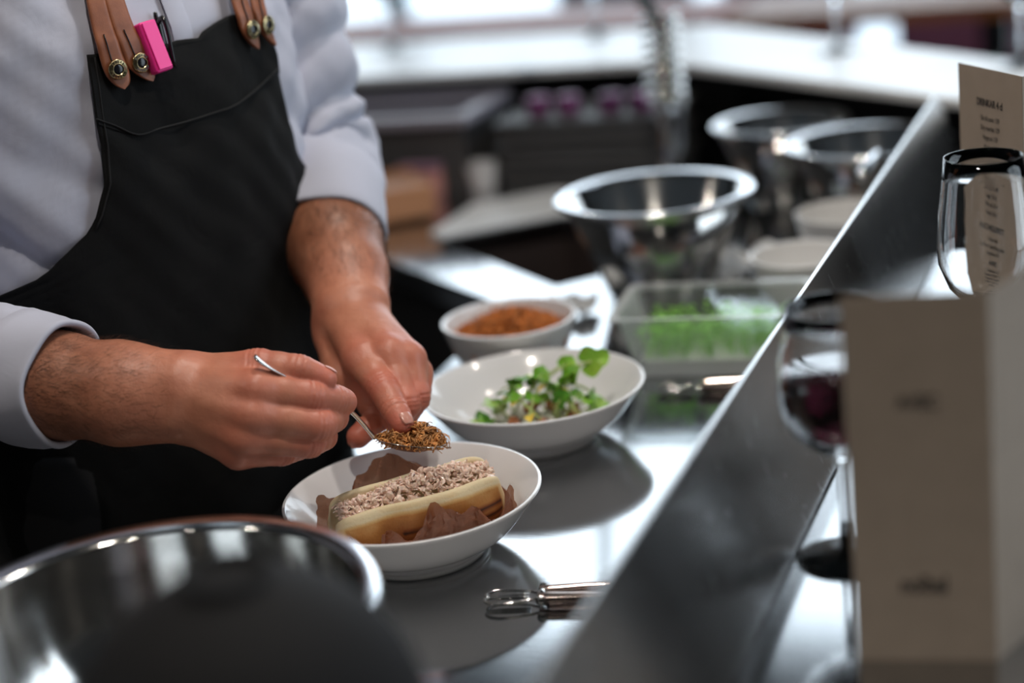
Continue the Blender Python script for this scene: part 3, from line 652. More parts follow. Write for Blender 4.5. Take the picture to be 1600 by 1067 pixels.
V = []; Fc = []
sp = [(.008 + .0068 * a, a) for a in np.linspace(0, 6.4, 90)]
for r, a in sp:
    for z in (0, .01, .14, .265, .275 + .006 * math.sin(a * 3)): V.append((r * math.cos(a), r * math.sin(a), z))
for i in range(len(sp) - 1):
    for k in range(4): Fc.append((i * 5 + k, (i + 1) * 5 + k, (i + 1) * 5 + k + 1, i * 5 + k + 1))
o = mesh('towel_roll', V, Fc, 'tissue', t); m = o.modifiers.new('thickness', 'SOLIDIFY'); m.thickness = 0.005
tube('tie_band', [(.056 * math.cos(a) - .006, .056 * math.sin(a), .07, .002) for a in np.linspace(0, 2 * math.pi, 40)], 'grey_tray', t, 6)

# tongs: two spring-loop pairs lying against the screen
def tongs(loc, rz, label):
    t = thing('serving_tongs', label, 'tongs', loc, rz, 'steel tongs on the work counter')
    for s in (-1, 1):
        tube('arm', smooth_profile([(0.0, s * .006, .007, .0045), (.04, s * .009, .007, .0042), (.10, s * .011, .007, .004), (.118, s * .010, .007, .0036)], 4), 'copper_steel', t, 10)
        tube('loop', smooth_profile([(.0, s * .004, .006, .0013), (-.010, s * .0045 + .004 * s, .006, .0013), (-.030, s * .012, .006, .0013), (-.040, s * .008, .006, .0013), (-.041, s * .002, .006, .0013), (-.030, s * -.001 + .003 * s, .006, .0013), (-.008, s * .0025, .006, .0013)], 4), 'spoon', t, 8)
    tube('hinge', [(.002, -.012, .007, .0038), (.002, .012, .007, .0038)], 'spoon', t, 12)
M['copper_steel'] = steel('warm_steel', (0.62, 0.50, 0.45), 0.14, 0.04)
tongs((-0.452, 1.083, ZC), math.radians(14), 'steel tongs beside the hot dog plate, by the screen')
tongs((-0.448, 1.548, ZC), math.radians(8), 'steel tongs beyond the salad plate, by the screen')

# menu cards
def menu_card(loc, rz, w, h, label, lines, fold=1.15):
    t = thing('menu_card', label, 'menu', loc, rz)
    k = 0.0006
    MB().prism([(0, 0), (w, 0), (w, k), (0, k)], 0, h).obj('front_leaf', 'paper', t)
    c, s = math.cos(fold), math.sin(fold)
    MB().prism([(w, 0), (w + w * c, w * s), (w + w * c - k * s, w * s + k * c), (w, k)], 0, h).obj('folded_leaf', 'paper', t)
    for txt, z, size, bold in lines:
        cu = bpy.data.curves.new('lettering', 'FONT'); cu.body = txt; cu.size = size; cu.align_x = 'CENTER'; cu.extrude = 0.00004; cu.space_character = 0.95
        if bold: cu.offset = size * 0.018
        f = bpy.data.objects.new('lettering', cu); COL.objects.link(f); bpy.context.view_layer.update()
        me = bpy.data.meshes.new_from_object(f); bpy.data.objects.remove(f); bpy.data.curves.remove(cu); me.materials.clear(); me.materials.append(M['ink'])
        o = bpy.data.objects.new('lettering', me); COL.objects.link(o); o.parent = t
        o.location = (w * .5, -0.0003, z); o.rotation_euler = (math.radians(90), 0, 0); o.scale = (0.8, 1, 1)
    return t
FAR = [('DRINKAR 4 cl', .258, .0105, 1), ('Gin & tonic 129', .243, .0072, 0), ('Dry martini 129', .233, .0072, 0), ('Negroni 129', .223, .0072, 0), ('Mojito 129', .213, .0072, 0),
       ('ÖL', .193, .0125, 1), ('Mariestads alkoholfri 33 cl', .180, .0072, 0), ('Stark 3,5 % 49', .171, .0072, 0), ('Lager 50 cl', .162, .0066, 0), ('Pale ale 33 cl', .153, .0066, 0), ('Veteöl 50 cl', .144, .0066, 0),
       ('ALKOHOLFRITT', .127, .0090, 1), ('Coca-cola', .115, .0070, 0), ('La Fleur sparkling cider', .106, .0070, 0), ('Ramlösa 35', .097, .0070, 0),
       ('AVEC', .082, .0090, 1), ('Calvados 4 cl', .071, .0066, 0), ('Cognac VSOP 4 cl', .063, .0066, 0), ('Grappa & amaro', .055, .0066, 0), ('Rom 12 år 4 cl', .047, .0066, 0), ('Whisky', .039, .0066, 0), ('nolbal', .016, .012, 1)]
FAR = [(a, z * .842, s * .88, b) for a, z, s, b in FAR]
menu_card((-0.1853, 1.5377, 0.97), math.radians(-54), 0.104, 0.250, 'brown paper menu card printed with drinks, behind the empty glass', FAR, 1.9)
NEAR = [('AVEC', .160, .012, 1), ('nolbal', .045, .015, 1)]
menu_card((-0.178, 0.909, 0.97), math.radians(8.6), 0.0805, 0.228, 'brown paper menu card standing closest on the guest counter', NEAR, 1.0)

# ------------------------------------------------------------------ plates and food
PLATE = smooth_profile([(0, .004), (.046, .004), (.050, 0), (.055, 0), (.0575, .004), (.060, .010), (.075, .0175), (.086, .027), (.098, .042), (.1055, .0515)], 4) + \
        smooth_profile([(.107, .0535), (.1068, .0550), (.1052, .0553), (.1035, .0545), (.096, .0465), (.084, .0315), (.074, .0225), (.062, .0175), (.05, .0160), (0, .0155)], 4)
def plate(loc, label):
    t = thing('deep_plate', label, 'plate', loc, 0, 'deep white plates on the work counter')
    lathe('plate_body', PLATE, 'china', t, 128)
    lathe('foot_ring', [(.0545, .0002), (.0562, .0004), (.0585, .006), (.0570, .006), (.0545, .0002)], 'china_cream', t, 96)
    return t
plate((-0.585, 1.157, ZC), 'deep white plate holding the hot dog bun')
plate((-0.572, 1.412, ZC), 'deep white plate holding the green salad')
t = thing('white_bowl', 'white china bowl of orange crispy onion by the sink', 'bowl', (-0.655, 1.572, ZC))
lathe('bowl_body', bowl_profile(0.071, 0.070, 0.036), 'china', t, 96)

def ribbons(n, place, length, width, curl, seed):
    """thin curled shreds; place(rng) -> point, normal"""
    rg = random.Random(seed); V = []; Fc = []
    for _ in range(n):
        p, nr = place(rg); p = Vector(p); nr = Vector(nr).normalized()
        d = Vector((rg.gauss(0, 1), rg.gauss(0, 1), rg.gauss(0, 1))); d = (d - nr * d.dot(nr) * rg.uniform(.4, 1)).normalized()
        s = d.cross(nr); s = s.normalized() if s.length > .05 else d.orthogonal().normalized()
        L_ = length * rg.uniform(.5, 1.4); w = width * rg.uniform(.6, 1.4); c = curl * rg.uniform(-1, 1.6); k = 4; base = len(V)
        for i in range(k + 1):
            u = i / k - .5
            q = p + d * (L_ * u) + nr * (c * L_ * (.25 - u * u) * 1.6) + s * (math.sin(u * 5 + c) * L_ * .12)
            tw = rg.uniform(-.6, .6); sv = (s * math.cos(tw) + nr * math.sin(tw)) * w * (1 - abs(u) * .6)
            V += [q - sv, q + sv, q + nr * w * .8]
        for i in range(k):
            a = base + i * 3
            for x, y in ((0, 1), (1, 2), (2, 0)): Fc.append((a + x, a + y, a + 3 + y, a + 3 + x))
        Fc.append((base + 2, base + 1, base)); a = base + k * 3; Fc.append((a, a + 1, a + 2))
    return V, Fc
def chunks(n, place, size, seed):
    """small irregular lumps"""
    rg = random.Random(seed); V = []; Fc = []
    ico = bmesh.new(); bmesh.ops.create_icosphere(ico, subdivisions=1, radius=1); iv = [v.co.copy() for v in ico.verts]; jf = [[v.index for v in f.verts] for f in ico.faces]; ico.free()
    for _ in range(n):
        p = Vector(place(rg)); s = size * rg.uniform(.5, 1.5); sc = Vector((s * rg.uniform(.7, 1.6), s * rg.uniform(.6, 1), s * rg.uniform(.5, .9))); e = Euler((rg.uniform(0, 6), rg.uniform(0, 6), rg.uniform(0, 6))).to_matrix(); b = len(V)
        for v in iv:
            q = Vector((v.x * sc.x, v.y * sc.y, v.z * sc.z)) * rg.uniform(.75, 1.2); q.z += .3 * q.x * q.x / s; V.append(p + e @ q)
        Fc += [tuple(i + b for i in f) for f in jf]
    return V, Fc
def heap_place(R_, z0, h, pw=1.6):
    def f(rg):
        r = R_ * math.sqrt(rg.random()); a = rg.uniform(0, 6.283); z = z0 + h * (1 - (r / R_) ** pw) + rg.uniform(-.004, .002)
        return (r * math.cos(a), r * math.sin(a), z), (math.cos(a) * r / R_ * .8 + rg.gauss(0, .3), math.sin(a) * r / R_ * .8 + rg.gauss(0, .3), 1)
    return f
V, Fc = ribbons(1500, heap_place(.060, .050, .024), .016, .0011, .5, 3)
bv, bf = lathe_data(smooth_profile([(0, .068), (.03, .062), (.05, .054), (.0605, .046), (.05, .034), (0, .03)]), 40)
k = len(V); V = V + [Vector(v) for v in bv]; Fc = Fc + [tuple(i + k for i in f) for f in bf]
o = mesh('crispy_onion', V, Fc, 'onion_orange'); o.location = (-0.655, 1.572, ZC)
tag(o, 'heap of orange crispy onion shreds in the white bowl', 'fried onion', kind='stuff')

# hot dog bun
BUN_LOC, BUN_ROT = (-0.583, 1.157, 0.9215), math.radians(40)
half = [(-.0195, 0), (-.0245, .003), (-.0270, .011), (-.0275, .022), (-.0262, .033), (-.0230, .0405), (-.0195, .0425), (-.0162, .0405), (-.0148, .033), (-.0120, .022), (-.0062, .0145), (0, .0125)]
cs = half + [(-x, z) for x, z in reversed(half[:-1])]
cs = smooth_profile(cs + [cs[0]], 5, False)[:-1]
nb = len(cs); LB = 0.071; NR = 72; V = []; toast = []
rg = np.random.default_rng(5); ph = rg.uniform(0, 6.28, 6)
for i in range(NR):
    x = -LB + 2 * LB * i / (NR - 1); e = abs(x) / LB; s = max(0.02, (1 - e ** 9)) ** 0.5
    s = max(s, .25) if 0 < i < NR - 1 else .15
    for y, z in cs:
        wob = 1 + .035 * math.sin(x * 70 + ph[0] + z * 60) + .02 * math.sin(x * 150 + y * 90 + ph[1])
        yy = y * wob * (s * .55 + .45) * (1 + .04 * math.sin(x * 40)); zz = .021 + (z - .021) * (s * .62 + .38) * (1 + .03 * math.sin(x * 55 + ph[2]))
        V.append((x * (1 + .015 * math.sin(z * 120)), yy - .004 * math.cos(x * 20), zz))
        outer = abs(y) > .0215 or z < .004
        tt = 0.06
        if outer:
            tt = .10 + .42 * max(0, 1 - abs(z - .014) / .024) + .05 * math.sin(x * 60 + ph[3])
            if y < 0 and z < .0385:
                tt = .54 + .24 * (1 - z / .036) - .30 * max(0, (z - .033) / .003) + .06 * math.sin(x * 60 + ph[3])
                for zl in (.0185, .0095):
                    g = abs(z - zl - .0012 * math.sin(x * 35))
                    if g < .0026 and x > -.02: tt = max(tt, 1.05 - 130 * g)
                if x < -.025: tt = max(tt, .95 - abs(z - .008) * 45)
        if e > .93: tt = min(tt, .22)
        toast.append(min(1, max(0, tt)))
Fc = [(i * nb + j, i * nb + (j + 1) % nb, (i + 1) * nb + (j + 1) % nb, (i + 1) * nb + j) for i in range(NR - 1) for j in range(nb)]
Fc = [f[::-1] for f in Fc] + [tuple(range(nb)), tuple((NR - 1) * nb + j for j in range(nb - 1, -1, -1))]
o = mesh('hot_dog_bun', V, Fc, 'bun', attrs={'toast': toast}); o.location = BUN_LOC; o.rotation_euler = (math.radians(9), math.radians(-3.0), BUN_ROT)
tag(o, 'grilled split hot dog bun lying on the white plate', 'bun')
# filling
def fill_place(rg):
    x = rg.uniform(-.064, .066); w = .0142; y = rg.uniform(-w, w)
    return (x, y, .0305 + .0165 * (1 - (y / w) ** 2) * (0.75 + .35 * math.sin(x * 45 + 1)) + rg.uniform(-.004, .003))
V, Fc = chunks(560, fill_place, .0027, 12)
V2, F2 = ribbons(620, lambda rg: (fill_place(rg), (rg.gauss(0, .5), rg.gauss(0, .5), 1)), .008, .0010, .4, 13)
k = len(V); V = V + V2; Fc = Fc + [tuple(i + k for i in f) for f in F2]
o = mesh('shellfish_salad', V, Fc, 'shrimp', smooth=False); o.location = BUN_LOC; o.rotation_euler = (math.radians(9), math.radians(-3.0), BUN_ROT)
tag(o, 'pale pink shredded shellfish salad filling the bun', 'filling', kind='stuff')
# greaseproof paper under the bun
prof = smooth_profile([(.050, .046), (.044, .030), (.034, .012), (.022, .0015), (0, .0), (-.022, .0005), (-.031, .004), (-.0375, .018), (-.0415, .037)], 6, False)
NU = 64; V = []; Fc = []; rg = random.Random(21)
folds = [(rg.uniform(-.085, .085), rg.uniform(.6, 1.3), rg.uniform(-.5, .5)) for _ in range(17)]
for i in range(NU):
    u = -.082 + .164 * i / (NU - 1)
    hf = (.72 + .30 * math.sin(u * 75 + .5) + .20 * math.sin(u * 160 + 1)) * (.55 if u < -.045 else 1)
    hb = (.95 + .25 * math.sin(u * 60 + 2.2)) * (1.0 if u < .03 else max(.35, 1 - (u - .03) * 12))
    for j, (y, z) in enumerate(prof):
        v = j / (len(prof) - 1); h = hb if v < .5 else hf
        lift = max(0, abs(v - .5) * 2 - .35) / .65
        cr = 0
        for fu, fa, sl in folds:
            dd = abs(u - fu - sl * lift * .03); cr += fa * max(0, 1 - dd / .009)
        cr = (cr - .5) * .0085 * lift
        zz = z * (1 + (h - 1) * lift); yy = y + math.copysign(cr, y) * (1 if v > .5 else -1)
        cx = math.sqrt(max(.05, 1 - (abs(u) / .086) ** 2 * .55)); yy = yy * cx
        ux = u * (1 - .10 * lift) + .004 * math.sin(j * 1.7 + i) * lift * .3
        floor_z = float(np.interp(math.hypot(ux, yy), [0, .05, .062, .074, .084, .096, .1035], [-.002, -.0015, 0, .005, .014, .029, .037])) + .0012   # stays on the plate
        V.append((ux, yy, max(zz + .0016 * lift * math.sin(i * .9 + j), floor_z)))
npf = len(prof)
for i in range(NU - 1):
    for j in range(npf - 1): Fc.append((i * npf + j, (i + 1) * npf + j, (i + 1) * npf + j + 1, i * npf + j + 1))
o = mesh('greaseproof_paper', V, Fc, 'greaseproof', smooth=False); o.location = (-0.583, 1.157, 0.9175); o.rotation_euler = (0, 0, BUN_ROT)
tag(o, 'crinkled brown greaseproof paper wrapped under the hot dog bun', 'paper')

# spoon held over the bun
def spoon_obj():
    P = [Vector(p) for p in SPOON]
    base = P[7]
    t = thing('serving_spoon', 'steel spoon held over the hot dog bun', 'spoon', base)
    hp = smooth_profile([tuple(p - base) for p in P[:7]], 5)
    ax = (P[8] - P[6]).normalized(); up0 = Vector((0, 0, 1)); side = ax.cross(up0).normalized(); up = side.cross(ax).normalized()
    a_len = (P[8] - P[6]).length / 2 * 1.0; c = (P[6] + P[8]) / 2 - base
    V = []; Fc = []; n = len(hp)
    for i, p in enumerate(hp):
        p = Vector(p); d = (Vector(hp[min(i + 1, n - 1)]) - Vector(hp[max(i - 1, 0)])).normalized(); s = d.cross(up0).normalized(); u = s.cross(d)
        f = i / (n - 1); w = .0060 - .0035 * min(1, f * 1.3) + (.0008 if f > .9 else 0); th = .0013 + .0007 * f
        if i == 0: w *= .55
        for k in range(10):
            a = 2 * math.pi * k / 10; V.append(p + s * (w * math.cos(a)) + u * (th * math.sin(a)))
    for i in range(n - 1):
        for k in range(10): Fc.append((i * 10 + k, i * 10 + (k + 1) % 10, (i + 1) * 10 + (k + 1) % 10, (i + 1) * 10 + k))
    Fc += [tuple(range(9, -1, -1)), tuple((n - 1) * 10 + k for k in range(10))]
    mesh('handle', V, Fc, 'spoon', t)
    V = []; Fc = []; NR_, NA = 12, 48; bw = .0205; dep = .0098
    for layer, o_ in ((0, 0.0), (1, .0010)):
        for i in range(NR_ + 1):
            q = i / NR_
            for k in range(NA):
                a = 2 * math.pi * k / NA; x = math.cos(a); y = math.sin(a)
                egg = 1 - .12 * x * -1
                V.append(c + ax * (a_len * q * x) + side * (bw * q * y * egg) + up * (-dep * (1 - q ** 2.2) + o_ * (1 if q < 1 else .6) - .004 * 0))
    R1 = (NR_ + 1) * NA
    for i in range(NR_):
        for k in range(NA):
            a, b = i * NA + k, i * NA + (k + 1) % NA
            Fc.append((a, b, b + NA, a + NA)[::-1] if True else 0); Fc.append((R1 + a, R1 + b, R1 + b + NA, R1 + a + NA))
    for k in range(NA):
        a, b = NR_ * NA + k, NR_ * NA + (k + 1) % NA; Fc.append((a, b, R1 + b, R1 + a))
    mesh('spoon_bowl', V, Fc, 'spoon', t)
    return base, c, ax, side, up, a_len, bw
sb_, sc_, sax, sside, sup, sal, sbw = spoon_obj()
def spoon_place(rg):
    r = math.sqrt(rg.random()); a = rg.uniform(0, 6.283); u = r * math.cos(a) * .88 + .08; v = r * math.sin(a) * .85
    h = -.002 + .0115 * max(0, 1 - r ** 2.2) * (1.15 if u > 0 else .55) + rg.uniform(-.002, .002)
    p = sc_ + sax * (sal * u) + sside * (sbw * v) + sup * h
    return tuple(p), tuple(sup + sax * u * .7 + sside * v * .7)
V, Fc = ribbons(620, spoon_place, .011, .00075, .55, 8)
V2, F2 = chunks(120, lambda rg: spoon_place(rg)[0], .0022, 9)
k = len(V); V = V + V2; Fc = Fc + [tuple(i + k for i in f) for f in F2]
o = mesh('fried_onion', V, Fc, 'onion'); o.location = sb_
tag(o, 'golden brown fried onion shreds heaped on the spoon', 'fried onion', kind='stuff')

# salad: each sprig is a stem with a lobed leaf
def leaf_data(size, seed):
    rg = random.Random(seed); V = [(0, 0, 0)]; Fc = []; n = 20
    for i in range(n):
        a = 2 * math.pi * i / n; r = size * (.62 + .30 * abs(math.cos(1.5 * a)) + .06 * rg.uniform(-1, 1)) * (.55 if abs(a - math.pi) < .25 else 1)
        V.append((size * .45 + r * math.cos(a), r * math.sin(a) * .95, 0))
    V[0] = (size * .45, 0, 0)
    for i in range(n):
        a = 2 * math.pi * i / n; x, y, _ = V[1 + i]; V.append(((x + V[0][0]) / 2, y / 2, 0))
    V = [(x, y, .22 * abs(y) + size * .16 * math.sin(x / size * 2.2) - .1 * abs(x - size * .45) + size * .05 * math.sin(9 * y / size + x / size * 5)) for x, y, z in V]
    for i in range(n):
        j = (i + 1) % n; Fc.append((0, 1 + n + i, 1 + n + j)); Fc.append((1 + n + i, 1 + i, 1 + j, 1 + n + j))
    return V, Fc
leaf_me = []
for k in range(4):
    V, Fc = leaf_data(.0085, 30 + k); o = mesh('leaf', V, Fc, 'leaf'); leaf_me.append(o.data); bpy.data.objects.remove(o)
stem_me = []
for k in range(3):
    V, Fc = tube_data([(-.022, 0, -.012 - .004 * k, .0008), (-.012, .001 * k, -.007, .0009), (-.004, 0, -.001, .0008), (.003, 0, .0012, .0006)], 6); o = mesh('stem', V, Fc, 'stem'); stem_me.append(o.data); bpy.data.objects.remove(o)
rg = random.Random(44)
def sprig(loc, rot, sc, label, group):
    e = thing('cress_sprig', label, 'salad leaf', loc, 0, group); e.rotation_euler = rot; e.scale = (sc, sc, sc)
    for nm, me in (('leaf', rg.choice(leaf_me)), ('stem', rg.choice(stem_me))):
        o = bpy.data.objects.new(nm, me); COL.objects.link(o); o.parent = e
G = 'cress sprigs in the salad on the second plate'
sprig((-0.524, 1.432, 0.970), (1.25, -.25, .35), 2.1, 'tall green cress leaf standing highest out of the salad', G)
sprig((-0.545, 1.428, 0.968), (1.1, -.3, 1.0), 1.3, 'pale cress leaf beside the tallest one in the salad', G)
sprig((-0.562, 1.405, 0.964), (.9, -.4, 1.4), 1.35, 'light green cress leaf at the back of the salad', G)
for i in range(44):
    a = rg.uniform(0, 6.28); r = .058 * math.sqrt(rg.random()); u = r * math.cos(a) * 1.15; v = r * math.sin(a) * .8
    sprig((-0.565 + u * .8 + v * .2, 1.395 + u * .35 + v * .8, 0.928 + .034 * (1 - (r / .054) ** 2) + rg.uniform(0, .01)), (rg.uniform(-.5, 1.1), rg.uniform(-.9, .2), rg.uniform(0, 6.28)), rg.uniform(.9, 1.55), 'small green cress leaf in the salad heap on the plate', G)
cr_me = None
for i in range(9):
    a = rg.uniform(0, 6.28); r = .045 * math.sqrt(rg.random())
    bmx = MB().box((-.005, -.004, -.004), (.005, .004, .004))
    o = bmx.obj('crouton', 'crouton', None, bevel=.0012) if cr_me is None else bpy.data.objects.new('crouton', cr_me)
    if cr_me is None: cr_me = o.data
    else: COL.objects.link(o)
    o.location = (-0.565 + r * math.cos(a), 1.385 + r * math.sin(a), 0.927 + rg.uniform(0, .012)); o.rotation_euler = (rg.uniform(0, 3), rg.uniform(0, 3), rg.uniform(0, 3))
    tag(o, 'small brown crouton between the cress leaves on the plate', 'crouton', 'croutons in the salad')
ye_me = None
for i in range(7):
    a = rg.uniform(0, 6.28); r = .04 * math.sqrt(rg.random())
    if ye_me is None:
        V, Fc = leaf_data(.0065, 77); o = mesh('yellow_petal', V, Fc, 'yellow'); ye_me = o.data
    else:
        o = bpy.data.objects.new('yellow_petal', ye_me); COL.objects.link(o)
    o.location = (-0.560 + r * math.cos(a), 1.380 + r * math.sin(a), 0.945 + rg.uniform(0, .015)); o.rotation_euler = (rg.uniform(-.6, .6), rg.uniform(-.6, .6), rg.uniform(0, 6))
    tag(o, 'small yellow petal among the cress leaves on the plate', 'petal', 'yellow petals in the salad')
V, Fc = chunks(60, lambda g: (g.gauss(0, .024), g.gauss(0, .018), g.uniform(0, .008)), .006, 5)
o = mesh('salad_dressing', V, Fc, 'sauce'); o.location = (-0.567, 1.400, 0.920); tag(o, 'creamy white dressing under the green salad', 'dressing', kind='stuff')

# clear box of cress
t = thing('clear_box', 'clear plastic box of green cress behind the salad plate', 'box', (-0.452, 1.640, ZC), math.radians(6))
w0, d0, w1, d1, h = .078, .050, .094, .060, .068
def ring(w, d, z, r=.012, n=4):
    out = []
    for cx, cy, a0 in ((w - r, d - r, 0), (-w + r, d - r, 90), (-w + r, -d + r, 180), (w - r, -d + r, 270)):
        for i in range(n + 1):
            a = math.radians(a0 + 90 * i / n); out.append((cx + r * math.cos(a), cy + r * math.sin(a), z))
    return out
R_ = [ring(w0, d0, 0), ring(w1, d1, h), ring(w1 - .0012, d1 - .0012, h), ring(w0 - .0012, d0 - .0012, .0015)]
nn = len(R_[0]); V = sum(R_, []); Fc = [(i * nn + j, i * nn + (j + 1) % nn, (i + 1) * nn + (j + 1) % nn, (i + 1) * nn + j) for i in range(3) for j in range(nn)] + [tuple(range(nn - 1, -1, -1)), tuple(3 * nn + j for j in range(nn))]
mesh('box_body', V, Fc, 'plastic', t, smooth=False)
R_ = [ring(w1, d1, h - .004), ring(w1 + .007, d1 + .007, h - .002), ring(w1 + .007, d1 + .007, h + .001), ring(w1 - .001, d1 - .001, h + .001)]
V = sum(R_, []); Fc = [(i * nn + j, i * nn + (j + 1) % nn, (i + 1) * nn + (j + 1) % nn, (i + 1) * nn + j) for i in range(3) for j in range(nn)]
mesh('rim', V, Fc, 'plastic', t, smooth=False)
o = MB().prism([p[:2] for p in ring(w0 - .004, d0 - .004, 0)], .002, .018).obj('growing_pad', 'china_cream', t); tag(o, 'cream pad in the base')
rgc = random.Random(6); V = []; Fc = []
for _ in range(520):
    x, y = rgc.uniform(-.068, .068), rgc.uniform(-.04, .04); hh = rgc.uniform(.012, .034); a = rgc.uniform(0, 6.28); b = len(V)
    tx, ty = x + rgc.gauss(0, .004), y + rgc.gauss(0, .004); s = rgc.uniform(.002, .0042)
    V += [(x - .0005, y, .0185), (x + .0005, y, .0185), (tx, ty, .0185 + hh)]; Fc.append((b, b + 1, b + 2))
    for q in (0, 2.6):
        b = len(V); c, d = math.cos(a + q), math.sin(a + q); z = .0185 + hh
        V += [(tx, ty, z), (tx + s * c - s * .5 * d, ty + s * d + s * .5 * c, z + .001), (tx + 2 * s * c, ty + 2 * s * d, z + .0005), (tx + s * c + s * .5 * d, ty + s * d - s * .5 * c, z + .001)]; Fc.append((b, b + 1, b + 2, b + 3))
o = mesh('cress', V, Fc, 'micro'); o.location = (-0.452, 1.640, ZC); o.rotation_euler = (0, 0, math.radians(6))
tag(o, 'fresh green cress growing inside the clear box', 'cress', kind='stuff')

# ------------------------------------------------------------------ the chef
def smin(a, b, k):
    h = np.maximum(k - np.abs(a - b), 0) / k
    return np.minimum(a, b) - h * h * k * 0.25
class Grid:
    def __init__(s, lo, hi, h):
        s.lo = np.array(lo, np.float32); s.h = h
        s.n = np.ceil((np.array(hi) - np.array(lo)) / h).astype(int) + 1
        s.ax = [s.lo[i] + h * np.arange(s.n[i], dtype=np.float32) for i in range(3)]
    def empty(s): return np.full(s.n, 0.2, np.float32)
    def cone(s, vol, a, b, k=0.004):
        """smooth-union a tapered capsule into vol (only inside its own bounding box)"""
        A = np.array(a[:3], np.float32); B = np.array(b[:3], np.float32); ra, rb = a[3], b[3]
        m = max(ra, rb) + 0.03
        i0 = np.maximum(((np.minimum(A, B) - m - s.lo) / s.h).astype(int), 0); i1 = np.minimum(((np.maximum(A, B) + m - s.lo) / s.h).astype(int) + 2, s.n)
        if np.any(i1 <= i0): return
        sl = tuple(slice(p, q) for p, q in zip(i0, i1))
        X = s.ax[0][sl[0]][:, None, None] - A[0]; Y = s.ax[1][sl[1]][None, :, None] - A[1]; Z = s.ax[2][sl[2]][None, None, :] - A[2]
        d = B - A; q = max(float(d @ d), 1e-9)
        t = np.clip((X * d[0] + Y * d[1] + Z * d[2]) / q, 0, 1)
        dist = np.sqrt((X - t * d[0]) ** 2 + (Y - t * d[1]) ** 2 + (Z - t * d[2]) ** 2) - (ra + (rb - ra) * t)
        vol[sl] = smin(vol[sl], dist, k)
    def chain(s, vol, pts, k=0.004):
        for a, b in zip(pts, pts[1:]): s.cone(vol, a, b, k)
    def surface(s, vol):
        """naive surface nets"""
        ins = vol < 0
        c = np.zeros(np.array(vol.shape) - 1, np.int8)
        for dx in (0, 1):
            for dy in (0, 1):
                for dz in (0, 1): c += ins[dx:dx + c.shape[0], dy:dy + c.shape[1], dz:dz + c.shape[2]]
        act = (c > 0) & (c < 8); idx = np.argwhere(act); num = np.full(act.shape, -1, np.int32); num[act] = np.arange(len(idx))
        acc = np.zeros((len(idx), 3)); cnt = np.zeros(len(idx))
        cor = [(x, y, z) for x in (0, 1) for y in (0, 1) for z in (0, 1)]
        val = {q: vol[idx[:, 0] + q[0], idx[:, 1] + q[1], idx[:, 2] + q[2]] for q in cor}
        for p in cor:
            for a in range(3):
                if p[a]: continue
                q = list(p); q[a] = 1; q = tuple(q); f, g = val[p], val[q]; m = (f < 0) != (g < 0)
                t = np.where(m, f / np.where(f == g, 1, f - g), 0)
                e = np.tile(np.array(p, float), (len(idx), 1)); e[:, a] += t
                acc[m] += e[m]; cnt[m] += 1
        V = s.lo + (idx + acc / cnt[:, None]) * s.h
        Q = []
        for a in range(3):
            b, d = (a + 1) % 3, (a + 2) % 3
            n = np.array(vol.shape)
            sl0 = [slice(None)] * 3; sl1 = [slice(None)] * 3; sl0[a] = slice(0, n[a] - 1); sl1[a] = slice(1, n[a])
            f, g = ins[tuple(sl0)], ins[tuple(sl1)]; E_ = np.argwhere(f != g)
            ok = (E_[:, b] >= 1) & (E_[:, d] >= 1) & (E_[:, b] < n[b] - 1) & (E_[:, d] < n[d] - 1); E_ = E_[ok]
            eb = np.zeros(3, int); eb[b] = 1; ed = np.zeros(3, int); ed[d] = 1
            def at(o): z = E_ - o; return num[z[:, 0], z[:, 1], z[:, 2]]
            q = np.stack([at(eb + ed), at(ed), at(0 * eb), at(eb)], 1)
            flip = f[E_[:, 0], E_[:, 1], E_[:, 2]]; q[~flip] = q[~flip][:, ::-1]; Q.append(q)
        return V, np.concatenate(Q)
def relax(V, Q, it=2, lam=0.5):
    E_ = np.concatenate([Q[:, [0, 1]], Q[:, [1, 2]], Q[:, [2, 3]], Q[:, [3, 0]]])
    for _ in range(it):
        S = np.zeros_like(V); c = np.zeros(len(V))
        for k in range(3): S[:, k] = np.bincount(E_[:, 0], V[E_[:, 1], k], len(V)) + np.bincount(E_[:, 1], V[E_[:, 0], k], len(V))
        c = np.bincount(E_[:, 0], minlength=len(V)) + np.bincount(E_[:, 1], minlength=len(V))
        V = V + lam * (S / np.maximum(c, 1)[:, None] - V)
    return V
def waist(ch):
    """slimmer mid-phalanges between fuller joints"""
    out = []
    for a, b in zip(ch, ch[1:]):
        out += [a, tuple((np.array(a) + np.array(b)) / 2)[:3] + ((a[3] + b[3]) / 2 * 0.945,)]
    return out + [ch[-1]]
FINGERS = ('thumb', 'index', 'middle', 'ring', 'pinky')
